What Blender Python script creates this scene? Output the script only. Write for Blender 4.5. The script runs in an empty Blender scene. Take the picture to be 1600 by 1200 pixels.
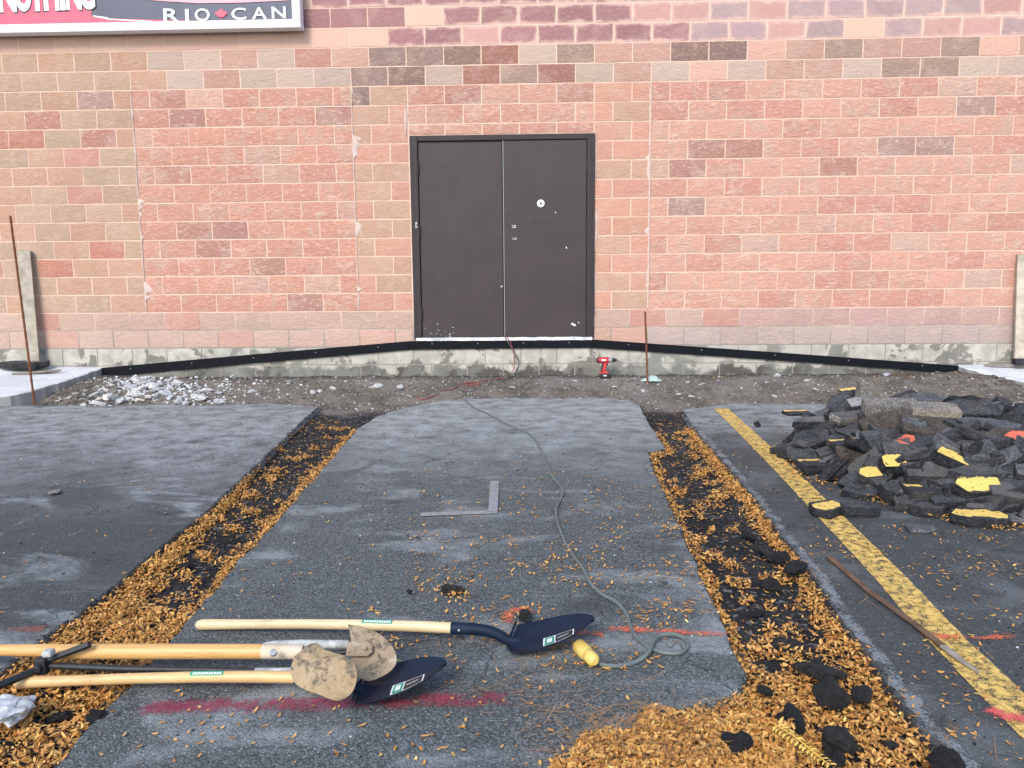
import bpy, bmesh, math, random
import numpy as np
from mathutils import Vector, Matrix, noise as mnoise
random.seed(7); rng = np.random.default_rng(7)
scene = bpy.context.scene
C = scene.collection
R = math.radians

# ------------------------------------------------------------------ camera
F_PX = 1229.57                       # focal length in pixels of the 1600 px wide photograph
CAM = Vector((0.0, -8.7297, 1.2252))
CR = Vector((0.99947919, 0.0310881, -0.00865338))
CU = Vector((0.00437117, 0.1352569, 0.99080092))
CF = Vector((-0.03197255, 0.99032273, -0.13505056))
cam_d = bpy.data.cameras.new('camera'); cam = bpy.data.objects.new('camera', cam_d); C.objects.link(cam)
m = Matrix.Identity(4)
for i in range(3):
    m[i][0] = CR[i]; m[i][1] = CU[i]; m[i][2] = -CF[i]; m[i][3] = CAM[i]
cam.matrix_world = m
cam_d.sensor_width = 36; cam_d.lens = F_PX / 1600 * 36; cam_d.clip_start = 0.05; cam_d.clip_end = 2000
scene.camera = cam

# ------------------------------------------------------------------ light
SUN_EL, SUN_AZ = R(38), R(200)       # azimuth clockwise from +Y (the wall faces -Y)
world = bpy.data.worlds.new('World'); scene.world = world; world.use_nodes = True
wn = world.node_tree.nodes; wl = world.node_tree.links
bg = wn['Background']; sky = wn.new('ShaderNodeTexSky'); sky.sky_type = 'NISHITA'; sky.sun_disc = False
sky.sun_elevation = SUN_EL; sky.sun_rotation = SUN_AZ; sky.dust_density = 1.0; sky.air_density = 1.0; sky.ozone_density = 1.0
wl.new(sky.outputs[0], bg.inputs[0]); bg.inputs[1].default_value = 0.12
sd = bpy.data.lights.new('sun', 'SUN'); sd.energy = 1.25; sd.angle = R(20); sd.color = (1.0, 0.95, 0.87)
so = bpy.data.objects.new('sun', sd); C.objects.link(so)
dirv = Vector((math.sin(SUN_AZ) * math.cos(SUN_EL), math.cos(SUN_AZ) * math.cos(SUN_EL), math.sin(SUN_EL)))
so.rotation_euler = dirv.to_track_quat('Z', 'Y').to_euler(); so.location = (-3, -12, 12)
scene.view_settings.view_transform = 'Standard'; scene.view_settings.look = 'None'
scene.view_settings.exposure = 1.40; scene.view_settings.gamma = 1; scene.view_settings.use_curve_mapping = False

# ------------------------------------------------------------------ place helpers
def ray(px, py): return CF * F_PX + CR * (px - 800) + CU * (600 - py)
def G(px, py, z=0.0):                # point of the level plane z
    v = ray(px, py); return CAM + v * ((z - CAM.z) / v.z)
def Wp(px, py, Y=0.0):               # point of the upright plane Y
    v = ray(px, py); return CAM + v * ((Y - CAM.y) / v.y)
def D(px, py, d):                    # point at depth d
    return CAM + ray(px, py) * (d / F_PX)
def fbm(x, y, z=0.0, s=1.0, o=4): return mnoise.fractal(Vector((x * s, y * s, z)), 1.0, 2.0, o)
def sm(a, b, x):
    t = max(0.0, min(1.0, (x - a) / (b - a))); return t * t * (3 - 2 * t)

# ------------------------------------------------------------------ object helpers
def tag(o, label=None, cat=None, group=None, kind=None):
    if label: o['label'] = label
    if cat: o['category'] = cat
    if group: o['group'] = group
    if kind: o['kind'] = kind
    return o
def empty(name, loc=(0, 0, 0), **k):
    o = bpy.data.objects.new(name, None); o.location = loc; o.empty_display_size = .1; C.objects.link(o); return tag(o, **k)
def link(name, me, parent=None, **k):
    o = bpy.data.objects.new(name, me); C.objects.link(o)
    if parent: o.parent = parent
    return tag(o, **k)
def mesh(name, v, f, mats=(), mi=None, smooth=False):
    me = bpy.data.meshes.new(name); me.from_pydata([tuple(p) for p in v], [], [tuple(q) for q in f])
    for x in mats: me.materials.append(x)
    if mi: me.polygons.foreach_set('material_index', mi)
    if smooth: me.polygons.foreach_set('use_smooth', [True] * len(me.polygons))
    me.update(); return me
class MB:
    def __init__(s): s.v = []; s.f = []; s.mi = []
    def add(s, v, f, mi=0):
        n = len(s.v); s.v += [tuple(p) for p in v]; s.f += [tuple(i + n for i in q) for q in f]; s.mi += [mi] * len(f)
    def box(s, c, d, M=None, mi=0):
        x, y, z = d[0] / 2, d[1] / 2, d[2] / 2
        v = [Vector((a * x, b * y, e * z)) for a in (-1, 1) for b in (-1, 1) for e in (-1, 1)]
        if M: v = [M @ p for p in v]
        v = [p + Vector(c) for p in v]
        s.add(v, [(0, 1, 3, 2), (4, 6, 7, 5), (0, 4, 5, 1), (2, 3, 7, 6), (0, 2, 6, 4), (1, 5, 7, 3)], mi)
    def tube(s, pts, rad, n=10, mi=0, cap=True):
        pts = [Vector(p) for p in pts]; rads = rad if hasattr(rad, '__len__') else [rad] * len(pts)
        rings = []; up = Vector((0.0123, 0.02, 1))
        for i, p in enumerate(pts):
            t = (pts[min(i + 1, len(pts) - 1)] - pts[max(i - 1, 0)]).normalized()
            if abs(t.dot(up)) > .95: up = Vector((1, 0.02, 0))
            a = t.cross(up).normalized(); b = a.cross(t); up = b
            rings.append([p + (a * math.cos(2 * math.pi * k / n) + b * math.sin(2 * math.pi * k / n)) * rads[i] for k in range(n)])
        v = [q for r in rings for q in r]; f = []
        for i in range(len(pts) - 1):
            for k in range(n):
                f.append((i * n + k, i * n + (k + 1) % n, (i + 1) * n + (k + 1) % n, (i + 1) * n + k))
        if cap: f += [tuple(range(n - 1, -1, -1)), tuple((len(pts) - 1) * n + k for k in range(n))]
        s.add(v, f, mi)
    def prism(s, poly, z0, z1, M=None, mi=0):      # poly in xy, extruded in z, optional matrix
        n = len(poly); v = [Vector((p[0], p[1], z0)) for p in poly] + [Vector((p[0], p[1], z1)) for p in poly]
        if M: v = [M @ p for p in v]
        s.add(v, [tuple(range(n - 1, -1, -1)), tuple(range(n, 2 * n))] + [(i, (i + 1) % n, n + (i + 1) % n, n + i) for i in range(n)], mi)
    def build(s, name, mats, parent=None, smooth=False, bevel=0, **k):
        if not isinstance(mats, (list, tuple)): mats = [mats]
        me = mesh(name, s.v, s.f, mats, s.mi, False)
        bm = bmesh.new(); bm.from_mesh(me)
        if bevel:
            bmesh.ops.bevel(bm, geom=[e for e in bm.edges if e.is_manifold and e.calc_face_angle(0) > .6], offset=bevel, segments=2, affect='EDGES', profile=.5, clamp_overlap=True)
        bmesh.ops.recalc_face_normals(bm, faces=bm.faces); bm.to_mesh(me); bm.free()
        if smooth:
            me.polygons.foreach_set('use_smooth', [True] * len(me.polygons)); me.set_sharp_from_angle(angle=R(40))
        return link(name, me, parent, **k)
def spline(pts, n=8):
    P = [Vector(p) for p in pts]; P = [P[0] * 2 - P[1]] + P + [P[-1] * 2 - P[-2]]; out = []
    for i in range(1, len(P) - 2):
        a, b, c, d = P[i - 1:i + 3]
        for k in range(n):
            t = k / n
            out.append(.5 * ((2 * b) + (c - a) * t + (2 * a - 5 * b + 4 * c - d) * t * t + (3 * b - a - 3 * c + d) * t ** 3))
    out.append(P[-2]); return out

# ------------------------------------------------------------------ materials
def S(r, g, b):                      # sRGB 0-255 -> linear
    return tuple(((c / 255) / 12.92 if c / 255 <= .04045 else ((c / 255 + .055) / 1.055) ** 2.4) for c in (r, g, b))
class Mat:
    def __init__(s, name, rough=.8, spec=.3, metal=0):
        s.m = bpy.data.materials.new(name); s.m.use_nodes = True; s.t = s.m.node_tree; s.b = s.t.nodes['Principled BSDF']
        s.b.inputs['Roughness'].default_value = rough; s.b.inputs['Specular IOR Level'].default_value = spec; s.b.inputs['Metallic'].default_value = metal
        s.tc = s.t.nodes.new('ShaderNodeTexCoord')
    def n(s, typ, **k):
        x = s.t.nodes.new(typ)
        for a, b in k.items(): setattr(x, a, b)
        return x
    def l(s, a, b): s.t.links.new(a, b)
    def inp(s, node, key, val):
        if hasattr(val, 'is_output') or isinstance(val, bpy.types.NodeSocket): s.l(val, node.inputs[key])
        else:
            if isinstance(val, tuple) and len(val) == 3 and node.inputs[key].type == 'RGBA': val = val + (1,)
            node.inputs[key].default_value = val
    def coord(s, kind='Object', rand=False, scale=None):
        o = s.tc.outputs[kind]
        if scale:
            mp = s.n('ShaderNodeMapping'); s.l(o, mp.inputs[0]); mp.inputs['Scale'].default_value = scale[:3]
            if len(scale) > 3: mp.inputs['Rotation'].default_value = scale[3:]
            o = mp.outputs[0]
        if rand:
            oi = s.n('ShaderNodeObjectInfo'); v = s.n('ShaderNodeVectorMath', operation='MULTIPLY_ADD')
            cx = s.n('ShaderNodeCombineXYZ')
            for i in range(3): s.l(oi.outputs['Random'], cx.inputs[i])
            s.l(cx.outputs[0], v.inputs[0]); v.inputs[1].default_value = (37, 91, 53); s.l(o, v.inputs[2]); o = v.outputs[0]
        return o
    def noise(s, co, scale, detail=4, rough=.6, dist=0, out='Fac'):
        x = s.n('ShaderNodeTexNoise'); s.l(co, x.inputs['Vector']); x.inputs['Scale'].default_value = scale
        x.inputs['Detail'].default_value = detail; x.inputs['Roughness'].default_value = rough; x.inputs['Distortion'].default_value = dist
        return x.outputs[out]
    def vor(s, co, scale, feat='F1', out='Distance'):
        x = s.n('ShaderNodeTexVoronoi', feature=feat); s.l(co, x.inputs['Vector']); x.inputs['Scale'].default_value = scale; return x.outputs[out]
    def ramp(s, fac, a, b, lo=0., hi=1.):
        x = s.n('ShaderNodeMapRange', interpolation_type='SMOOTHSTEP'); s.inp(x, 0, fac)
        for i, q in enumerate((a, b, lo, hi)): x.inputs[i + 1].default_value = q
        return x.outputs[0]
    def math(s, op, a, b=0.):
        x = s.n('ShaderNodeMath', operation=op); s.inp(x, 0, a); s.inp(x, 1, b); return x.outputs[0]
    def mix(s, fac, a, b, blend='MIX'):
        x = s.n('ShaderNodeMix', data_type='RGBA', blend_type=blend); s.inp(x, 'Factor', fac) if False else None
        if isinstance(fac, (int, float)): x.inputs[0].default_value = fac
        else: s.l(fac, x.inputs[0])
        for idx, v in ((6, a), (7, b)):
            if isinstance(v, tuple): x.inputs[idx].default_value = (v + (1,))[:4]
            else: s.l(v, x.inputs[idx])
        return x.outputs[2]
    def col(s, c):
        if isinstance(c, tuple): s.b.inputs['Base Color'].default_value = (c + (1,))[:4]
        else: s.l(c, s.b.inputs['Base Color'])
        return s
    def bump(s, h, strength=.5, dist=.01):
        x = s.n('ShaderNodeBump'); s.l(h, x.inputs['Height']); x.inputs['Strength'].default_value = strength; x.inputs['Distance'].default_value = dist
        s.l(x.outputs[0], s.b.inputs['Normal']); return s
    def alpha(s, fac): s.l(fac, s.b.inputs['Alpha']); return s
def simple(name, c, rough=.6, spec=.4, metal=0, var=.25, scale=20, bump=0, dark=None, rand=True):
    s = Mat(name, rough, spec, metal); co = s.coord(rand=rand)
    n = s.noise(co, scale, 5, .65); d = dark or tuple(x * (1 - var) for x in c)
    s.col(s.mix(s.ramp(n, .3, .7), d, c))
    if bump: s.bump(s.noise(co, scale * 3, 5, .7), bump, .004)
    return s.m

BEIGE = (.53, .39, .31)
# split faced block: object colour is the block's own colour
def block_mat(name, flake, fl_amt, stain=False, bumps=.8):
    s = Mat(name, .9, .15); oi = s.n('ShaderNodeObjectInfo'); base = oi.outputs['Color']
    co = s.coord(rand=True); cs = s.coord(rand=True, scale=(1, 1, 1.9, 0, .55, 0))
    big = s.noise(cs, 5.5, 8, .72, .5); fine = s.noise(co, 60, 4, .7); mid = s.noise(co, 16, 5, .7, .6)
    patch = s.ramp(s.noise(co, 4.2, 5, .68, .5), .50, .60); lens = s.noise(s.coord(rand=True, scale=(1.5, 1, 3.2, 0, .6, 0)), 13, 8, .78, .15)
    c = s.mix(s.math('MULTIPLY', patch, .75 * fl_amt), base, s.mix(.78, base, BEIGE))
    c = s.mix(s.math('MULTIPLY', s.ramp(big, .56, .62), fl_amt * .5), c, flake)
    c = s.mix(s.math('MULTIPLY', s.ramp(lens, .54, .62), fl_amt * .9), c, flake)
    c = s.mix(s.math('MULTIPLY', s.ramp(lens, .42, .34), fl_amt * .5), c, s.mix(.45, base, (.18, .085, .075)))
    c = s.mix(s.math('MULTIPLY', s.ramp(mid, .58, .75), .35), c, s.mix(.5, base, (.12, .05, .045), 'MIX'))
    c = s.mix(s.ramp(fine, .25, .75, .0, .22), c, (.62, .42, .36))
    if stain:                        # dark wash that stops short of the block's edges
        sx = s.n('ShaderNodeSeparateXYZ'); s.l(s.tc.outputs['Object'], sx.inputs[0])
        ax = s.math('DIVIDE', s.math('ABSOLUTE', sx.outputs[0]), .2); az = s.math('DIVIDE', s.math('ABSOLUTE', sx.outputs[2]), .1)
        e = s.math('MAXIMUM', s.math('POWER', ax, 3.), az); e = s.math('ADD', e, s.math('MULTIPLY', s.math('SUBTRACT', s.noise(co, 6, 4, .6), .5), 1.1))
        c = s.mix(s.ramp(e, .55, .98), c, (.58, .38, .325))
    s.col(c)
    h = s.math('ADD', s.math('MULTIPLY', big, .8), s.math('ADD', s.math('MULTIPLY', mid, .5), s.math('MULTIPLY', lens, .9))); h = s.math('ADD', h, s.math('MULTIPLY', fine, .25))
    s.bump(h, bumps, .038); return s.m
M = {}
M['rock'] = block_mat('split_faced_pink_block', (.76, .54, .44), .8)
M['tan'] = block_mat('tan_block', (.56, .42, .33), .45, bumps=.6)
M['washed'] = block_mat('washed_block', (.5, .34, .30), .35, stain=True, bumps=.3)
M['plain'] = block_mat('smooth_block', (.56, .38, .30), .25, bumps=.25)
def mortar():
    s = Mat('pale_mortar', .95, .1); co = s.coord(); n = s.noise(co, 2.5, 5, .6); n2 = s.noise(co, 40, 4, .7)
    sx = s.n('ShaderNodeSeparateXYZ'); s.l(co, sx.inputs[0])
    c = s.mix(s.ramp(n, .35, .65), (.68, .47, .36), (.70, .51, .42))
    c = s.mix(s.ramp(n2, .5, .8, 0, .3), c, (.4, .28, .24))
    low = s.math('ADD', s.math('MULTIPLY', n, .5), sx.outputs[2])
    c = s.mix(s.ramp(low, .75, 1.2), (.27, .245, .22), c)
    s.col(c); s.bump(n2, .6, .01); return s.m
M['mortar'] = mortar()
def foundation():
    s = Mat('grey_foundation_concrete', .92, .15); co = s.coord(rand=False, kind='Generated') if False else s.coord(rand=True)
    geo = s.n('ShaderNodeNewGeometry').outputs['Position']
    n = s.noise(co, 7, 6, .65, .4); n2 = s.noise(co, 60, 4, .7); st = s.noise(geo, 2.6, 5, .62, .7)
    c = s.mix(s.ramp(n, .35, .65), (.33, .31, .265), (.47, .44, .385)); c = s.mix(s.ramp(n2, .4, .8, 0, .35), c, (.28, .27, .25))
    sx = s.n('ShaderNodeSeparateXYZ'); s.l(geo, sx.inputs[0])
    low = s.math('SUBTRACT', s.math('MULTIPLY', s.noise(geo, 4, 6, .65), .62), sx.outputs[2])
    c = s.mix(s.ramp(low, .05, .12), c, (.085, .078, .068))         # splashed soil
    c = s.mix(s.ramp(st, .525, .56, 0, .9), c, (.15, .145, .125)); c = s.mix(s.ramp(s.noise(geo, 1.1, 5, .6), .45, .6, 0, .4), c, (.30, .30, .27))
    s.col(c); s.bump(s.math('ADD', n, s.math('MULTIPLY', n2, .5)), .4, .01); return s.m
M['found'] = foundation()
M['sealant'] = simple('pale_joint_sealant', (.60, .46, .40), .9, .1, var=.25, scale=25, bump=.7)

def asphalt(name, base, light, coarse, dust, dusty):
    s = Mat(name, .82, .35); co = s.coord(); geo = co
    cellc = s.vor(co, coarse, 'F1', 'Color'); sep = s.n('ShaderNodeSeparateColor'); s.l(cellc, sep.inputs[0]); cell = sep.outputs[0]
    dist = s.vor(co, coarse); fine = s.noise(co, 260, 3, .8); big = s.noise(co, 1.1, 6, .62, .6); mid = s.noise(co, 6, 5, .65)
    c = s.mix(s.ramp(s.math('ADD', s.math('MULTIPLY', cell, .7), s.math('MULTIPLY', s.noise(co, coarse * .35, 4, .7), .5)), .25, .95), base, light)
    c = s.mix(s.ramp(cell, .95, .98, 0, .8), c, (.32, .33, .34))
    c = s.mix(s.ramp(dist, .3, .8, 0, .8), c, tuple(x * .5 for x in base))
    c = s.mix(s.ramp(fine, .3, .8, 0, .4), c, light)
    sx = s.n('ShaderNodeSeparateXYZ'); s.l(co, sx.inputs[0])
    w = s.math('ADD', sx.outputs[1], s.math('MULTIPLY', s.math('SUBTRACT', big, .5), 3.2))
    near_wall = s.ramp(w, dusty[0], dusty[1])
    pat = s.math('MULTIPLY', s.ramp(s.noise(s.coord(scale=(.8, 1.3, 1)), 1.7, 5, .6, .8), .50, .64), dusty[2])
    f = s.math('MAXIMUM', s.math('MULTIPLY', near_wall, dusty[3]), pat)
    f = s.math('MULTIPLY', f, s.ramp(s.math('ADD', s.math('MULTIPLY', mid, .6), s.math('MULTIPLY', s.noise(co, 45, 4, .7), .4)), .34, .62, .12, 1.))
    c = s.mix(f, c, dust)
    c = s.mix(s.ramp(s.noise(co, 2.3, 5, .6, .3), .56, .72, 0, .55), c, tuple(x * .6 for x in base))
    wv = s.n('ShaderNodeVectorMath', operation='ADD'); nz = s.n('ShaderNodeTexNoise'); s.l(co, nz.inputs['Vector']); nz.inputs['Scale'].default_value = 2.2; nz.inputs['Detail'].default_value = 5
    s.l(co, wv.inputs[0]); s.l(nz.outputs['Color'], wv.inputs[1]); ed = s.vor(wv.outputs[0], .75, 'DISTANCE_TO_EDGE')
    c = s.mix(s.math('MULTIPLY', s.ramp(ed, .006, .001), s.ramp(big, .42, .58, 0, .7)), c, (.012, .012, .014))
    c = s.mix(s.math('MULTIPLY', s.ramp(s.noise(co, 22, 4, .7), .60, .72), .55), c, tuple(x * .45 for x in base))
    s.col(c); h = s.math('SUBTRACT', s.math('MULTIPLY', fine, .3), s.math('MULTIPLY', dist, 1.))
    s.bump(s.math('ADD', h, s.math('MULTIPLY', mid, .8)), .55, .006); return s.m
M['asph_c'] = asphalt('coarse_asphalt', (.042, .048, .048), (.165, .18, .18), 165, (.31, .335, .34), (-4.6, -1.9, .6, 1.))
M['asph_l'] = asphalt('worn_asphalt', (.042, .047, .047), (.092, .10, .102), 260, (.30, .325, .335), (-5.2, -2.3, .85, 1.))
M['asph_r'] = asphalt('fine_asphalt', (.040, .043, .043), (.090, .096, .096), 260, (.29, .315, .325), (-3.8, -1.6, .25, .9))
def soil():
    s = Mat('bare_soil', .95, .15); co = s.coord(); n = s.noise(co, 3, 6, .65, .4); f = s.noise(co, 90, 4, .75); p = s.vor(co, 55, 'F1', 'Color')
    sep = s.n('ShaderNodeSeparateColor'); s.l(p, sep.inputs[0]); sx = s.n('ShaderNodeSeparateXYZ'); s.l(co, sx.inputs[0])
    c = s.mix(s.ramp(n, .35, .65), (.095, .085, .072), (.18, .158, .132))
    c = s.mix(s.ramp(s.noise(co, 1.3, 4, .6), .5, .65, 0, .6), c, (.20, .19, .175))
    tr = s.mix(s.ramp(n, .35, .7), (.018, .018, .020), (.045, .044, .045))
    y = s.math('ADD', sx.outputs[1], s.math('MULTIPLY', s.math('SUBTRACT', n, .5), .8))
    c = s.mix(s.ramp(y, -1.75, -1.15), tr, c)
    wall_foot = s.math('ADD', sx.outputs[1], s.math('MULTIPLY', s.math('SUBTRACT', n, .5), .35)); c = s.mix(s.ramp(wall_foot, -.22, -.08, 0, .75), c, (.05, .047, .042))  # soil colour darkens in a ragged band along the wall
    c = s.mix(s.ramp(sep.outputs[0], .90, .95, 0, .5), c, (.30, .29, .28)); c = s.mix(s.ramp(f, .35, .8, .0, .5), c, s.mix(.5, c, (.02, .02, .02)))
    s.col(c); s.bump(s.math('ADD', f, s.math('MULTIPLY', n, 1.2)), .9, .012); return s.m
M['soil'] = soil()
def concrete_w():
    s = Mat('new_pale_concrete', .85, .25); co = s.coord(); n = s.noise(co, 3, 6, .6); f = s.noise(co, 70, 4, .7)
    c = s.mix(s.ramp(n, .3, .7), (.44, .46, .48), (.62, .64, .66)); c = s.mix(s.ramp(f, .5, .8, 0, .35), c, (.3, .31, .32))
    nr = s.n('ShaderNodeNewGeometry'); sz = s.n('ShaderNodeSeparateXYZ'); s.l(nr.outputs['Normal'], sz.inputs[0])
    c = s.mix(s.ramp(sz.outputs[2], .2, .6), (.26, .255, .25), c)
    s.col(c); s.bump(f, .5, .006); return s.m
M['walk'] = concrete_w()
def chunkmat(name, c1, c2, agg, sc=90, bump=.8):
    s = Mat(name, .9, .2); co = s.coord(rand=True); cell = s.vor(co, sc, 'F1', 'Color'); sep = s.n('ShaderNodeSeparateColor'); s.l(cell, sep.inputs[0])
    n = s.noise(co, 12, 5, .65); f = s.noise(co, 130, 3, .7); c = s.mix(s.ramp(n, .3, .7), c1, c2); oi = s.n('ShaderNodeObjectInfo')
    c = s.mix(s.math('MULTIPLY', s.ramp(oi.outputs['Random'], .35, 1., 0, .7), s.ramp(s.noise(co, 5, 4, .6), .4, .6)), c, (c2[0] * 1.9 + .01, c2[1] * 1.6 + .01, c2[2] * 1.35 + .008))
    c = s.mix(s.ramp(sep.outputs[0], .72, .86, 0, agg[3]), c, agg[:3])
    c = s.mix(s.ramp(f, .5, .85, 0, .5), c, tuple(x * .5 for x in c1))
    s.col(c); s.bump(s.math('ADD', s.math('ADD', n, f), s.math('MULTIPLY', s.vor(co, sc), -1.)), bump, .01); return s.m
M['chunk'] = chunkmat('black_broken_asphalt', (.014, .015, .018), (.034, .035, .040), (.07, .07, .075, .5))
M['chunkg'] = chunkmat('weathered_asphalt', (.055, .058, .062), (.11, .115, .125), (.18, .18, .18, .6))
M['chunkl'] = chunkmat('pale_speckled_asphalt', (.12, .11, .10), (.19, .175, .155), (.42, .39, .36, .8), 150)
M['chunkb'] = chunkmat('brown_broken_asphalt', (.045, .036, .03), (.085, .072, .06), (.12, .11, .1, .5))
M['rubble'] = chunkmat('pale_concrete_rubble', (.46, .48, .50), (.72, .74, .76), (.3, .3, .3, .4), 50)
M['stone'] = chunkmat('grey_stone', (.16, .155, .15), (.30, .29, .28), (.4, .4, .4, .4), 60)
M['chunkt'] = chunkmat('dusty_black_asphalt_top', (.032, .034, .037), (.062, .066, .072), (.12, .12, .125, .6))
M['clodm'] = chunkmat('gritty_black_tar', (.020, .020, .023), (.05, .05, .055), (.10, .10, .10, .6), 150, 1.)
M['crumb'] = chunkmat('black_crumbs', (.014, .014, .016), (.035, .035, .038), (.06, .06, .06, .4))
def paint(name, c, lo, hi, under=(.05, .05, .052), sc=9, alpha=True, edge=None, mul=1.):
    s = Mat(name, .75, .25); co = s.coord(); n = s.noise(co, sc, 6, .7, .3); f = s.noise(co, sc * 14, 3, .75)
    k = s.math('ADD', s.math('MULTIPLY', n, .5), s.math('MULTIPLY', f, .5)); cov = s.ramp(k, lo, hi)
    cc = s.mix(s.ramp(s.noise(co, sc * .6, 4, .6), .35, .7), c, tuple(x * .75 for x in c))
    if alpha:
        if edge:                     # fade across the strip using the mesh's own edge attribute
            at = s.n('ShaderNodeAttribute', attribute_name='fade'); cov = s.math('MULTIPLY', s.ramp(s.math('ADD', at.outputs['Fac'], s.math('MULTIPLY', s.math('SUBTRACT', k, .5), edge)), .25, .75), mul)
        s.col(cc); s.alpha(cov)
    else: s.col(s.mix(cov, under, cc))
    s.bump(f, .5, .004); return s.m
M['yellow'] = paint('worn_yellow_road_paint', (.80, .53, .15), .44, .52, sc=30)
def chunk_paint(name, c, w, off):
    s = Mat(name, .75, .25); co = s.coord(rand=True); ob = s.tc.outputs['Object']; sx = s.n('ShaderNodeSeparateXYZ'); s.l(ob, sx.inputs[0])
    n = s.math('SUBTRACT', s.noise(co, 22, 5, .7), .5); y = s.math('ADD', s.math('ADD', sx.outputs[1], s.math('MULTIPLY', n, .07)), -off)
    d = s.math('ABSOLUTE', y); hole = s.ramp(s.noise(co, 30, 4, .7), .60, .64); cov = s.math('MULTIPLY', s.ramp(d, w, w * .9), s.math('SUBTRACT', 1., hole))
    f = s.noise(co, 130, 3, .7); s.col(s.mix(cov, s.mix(s.ramp(f, .3, .7), (.02, .02, .023), (.05, .05, .055)), s.mix(s.ramp(n, -.1, .1), c, tuple(x * .85 for x in c)))); s.bump(s.math('ADD', f, n), .7, .006); return s.m
M['yellow2'] = chunk_paint('yellow_paint_on_chunk', (.72, .49, .13), .045, .005)
M['redchunk'] = chunk_paint('red_paint_on_chunk', (.58, .13, .08), .032, .0)
M['yellow3'] = chunk_paint('yellow_stripe_on_chunk', (.66, .46, .15), .022, -.045)
M['orange'] = paint('orange_spray_paint', (.75, .16, .08), .4, .6, sc=10, edge=5, mul=.9)
M['orange_f'] = paint('faded_orange_spray_paint', (.35, .11, .07), .4, .6, sc=10, edge=5, mul=.5)
M['magenta'] = paint('magenta_spray_paint', (.36, .04, .085), .4, .6, sc=10, edge=4, mul=.62)
M['redp'] = paint('red_spray_paint', (.75, .12, .12), .4, .6, sc=10, edge=6, mul=.85)
M['dustw'] = paint('white_dust', (.50, .53, .56), .4, .6, sc=9, edge=8, mul=.34)
def leafmat(name, cols):
    s = Mat(name, .6, .3); gi = s.n('ShaderNodeNewGeometry'); r = gi.outputs['Random Per Island']
    cr = s.n('ShaderNodeValToRGB'); s.l(r, cr.inputs[0]); e = cr.color_ramp.elements
    for i, c in enumerate(cols):
        x = e[i] if i < 2 else e.new(0)
        x.position = i / (len(cols) - 1) if i else 0
    e = sorted(cr.color_ramp.elements, key=lambda q: q.position)
    for x, c in zip(e, cols): x.color = c + (1,)
    s.l(cr.outputs[0], s.b.inputs['Base Color']); s.b.inputs['Subsurface Weight'].default_value = 0
    return s.m
M['leaf'] = leafmat('dry_gold_leaves', [(.38, .15, .03), (.70, .33, .045), (.82, .46, .07), (.88, .57, .11), (.92, .70, .24), (.62, .36, .11)])
M['needle'] = leafmat('brown_needles', [(.22, .10, .04), (.36, .18, .07), (.50, .28, .12)])
M['yleaf'] = simple('yellow_leaflet', (.76, .50, .10), .5, .3, var=.2, scale=30)
M['door'] = simple('dark_brown_door_paint', (.046, .033, .036), .5, .35, var=.22, scale=3, bump=.10, rand=False)
M['dframe'] = simple('door_frame_paint', (.030, .023, .025), .6, .35, var=.25, scale=8, bump=.15, rand=False)
M['metal'] = simple('bare_steel', (.5, .5, .5), .45, .5, .8, var=.3, scale=30)
M['white'] = simple('white_plastic', (.72, .71, .68), .5, .4, var=.1, scale=30)
M['dark'] = simple('black_gap', (.012, .012, .013), .8, .2)
M['bar'] = simple('black_painted_steel', (.005, .006, .010), .7, .15, var=.3, scale=6, bump=.05, rand=False)
M['rust'] = simple('rusty_rebar', (.20, .075, .035), .9, .2, var=.5, scale=60, bump=.6)
M['wood_w'] = simple('weathered_plank', (.52, .45, .36), .85, .2, var=.4, scale=9, bump=.4)
M['wood_d'] = simple('plank_side', (.26, .21, .17), .9, .2, var=.35, scale=14, bump=.4)
M['lath'] = simple('brown_lath', (.17, .10, .065), .85, .2, var=.45, scale=14, bump=.4)
M['lathtip'] = simple('worn_lath_end', (.33, .28, .24), .85, .2, var=.35, scale=14, bump=.4)
def wood(name, a, b):
    s = Mat(name, .42, .45); co = s.coord(scale=(.5, 9, 9)); n = s.noise(co, 7, 5, .6, .8); f = s.noise(co, 40, 3, .6)
    gr = s.noise(s.tc.outputs['Object'], 6, 6, .7); s.col(s.mix(s.ramp(gr, .55, .75, 0, .45), s.mix(s.ramp(f, .35, .75, 0, .6), s.mix(s.ramp(n, .3, .7), a, b), tuple(x * .72 for x in a)), tuple(x * .5 for x in a))); return s.m
M['ash'] = wood('pale_varnished_ash', (.62, .46, .25), (.72, .57, .35))
M['ash2'] = wood('golden_varnished_wood', (.56, .30, .10), (.66, .40, .16))
M['ash3'] = wood('tan_varnished_wood', (.58, .35, .15), (.68, .46, .22))
M['navy'] = simple('dark_navy_powder_coat', (.007, .016, .036), .6, .2, var=.35, scale=14, rand=False)
M['green'] = simple('green_sticker', (.02, .28, .17), .5, .4, var=.1)
M['inkw'] = simple('white_print', (.75, .78, .76), .5, .4, var=.05)
def clay(name='clay_caked_steel', a=(.30, .215, .125), b=(.40, .30, .19)):
    s = Mat(name, .9, .15); co = s.coord(); n = s.noise(co, 14, 6, .65, .5); k = s.noise(co, 28, 5, .7, .3); f = s.noise(co, 200, 3, .7)
    c = s.mix(s.ramp(n, .3, .7), a, b); c = s.mix(s.ramp(k, .50, .62, 0, .8), c, (.10, .085, .065)); c = s.mix(s.ramp(s.noise(co, 9, 4, .6), .58, .7, 0, .7), c, (.50, .46, .38))
    s.col(c); s.bump(s.math('ADD', k, s.math('MULTIPLY', f, .4)), .9, .008); return s.m
M['clay'] = clay()
M['clay2'] = clay('dry_clay_film', (.26, .195, .13), (.34, .26, .18))
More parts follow.
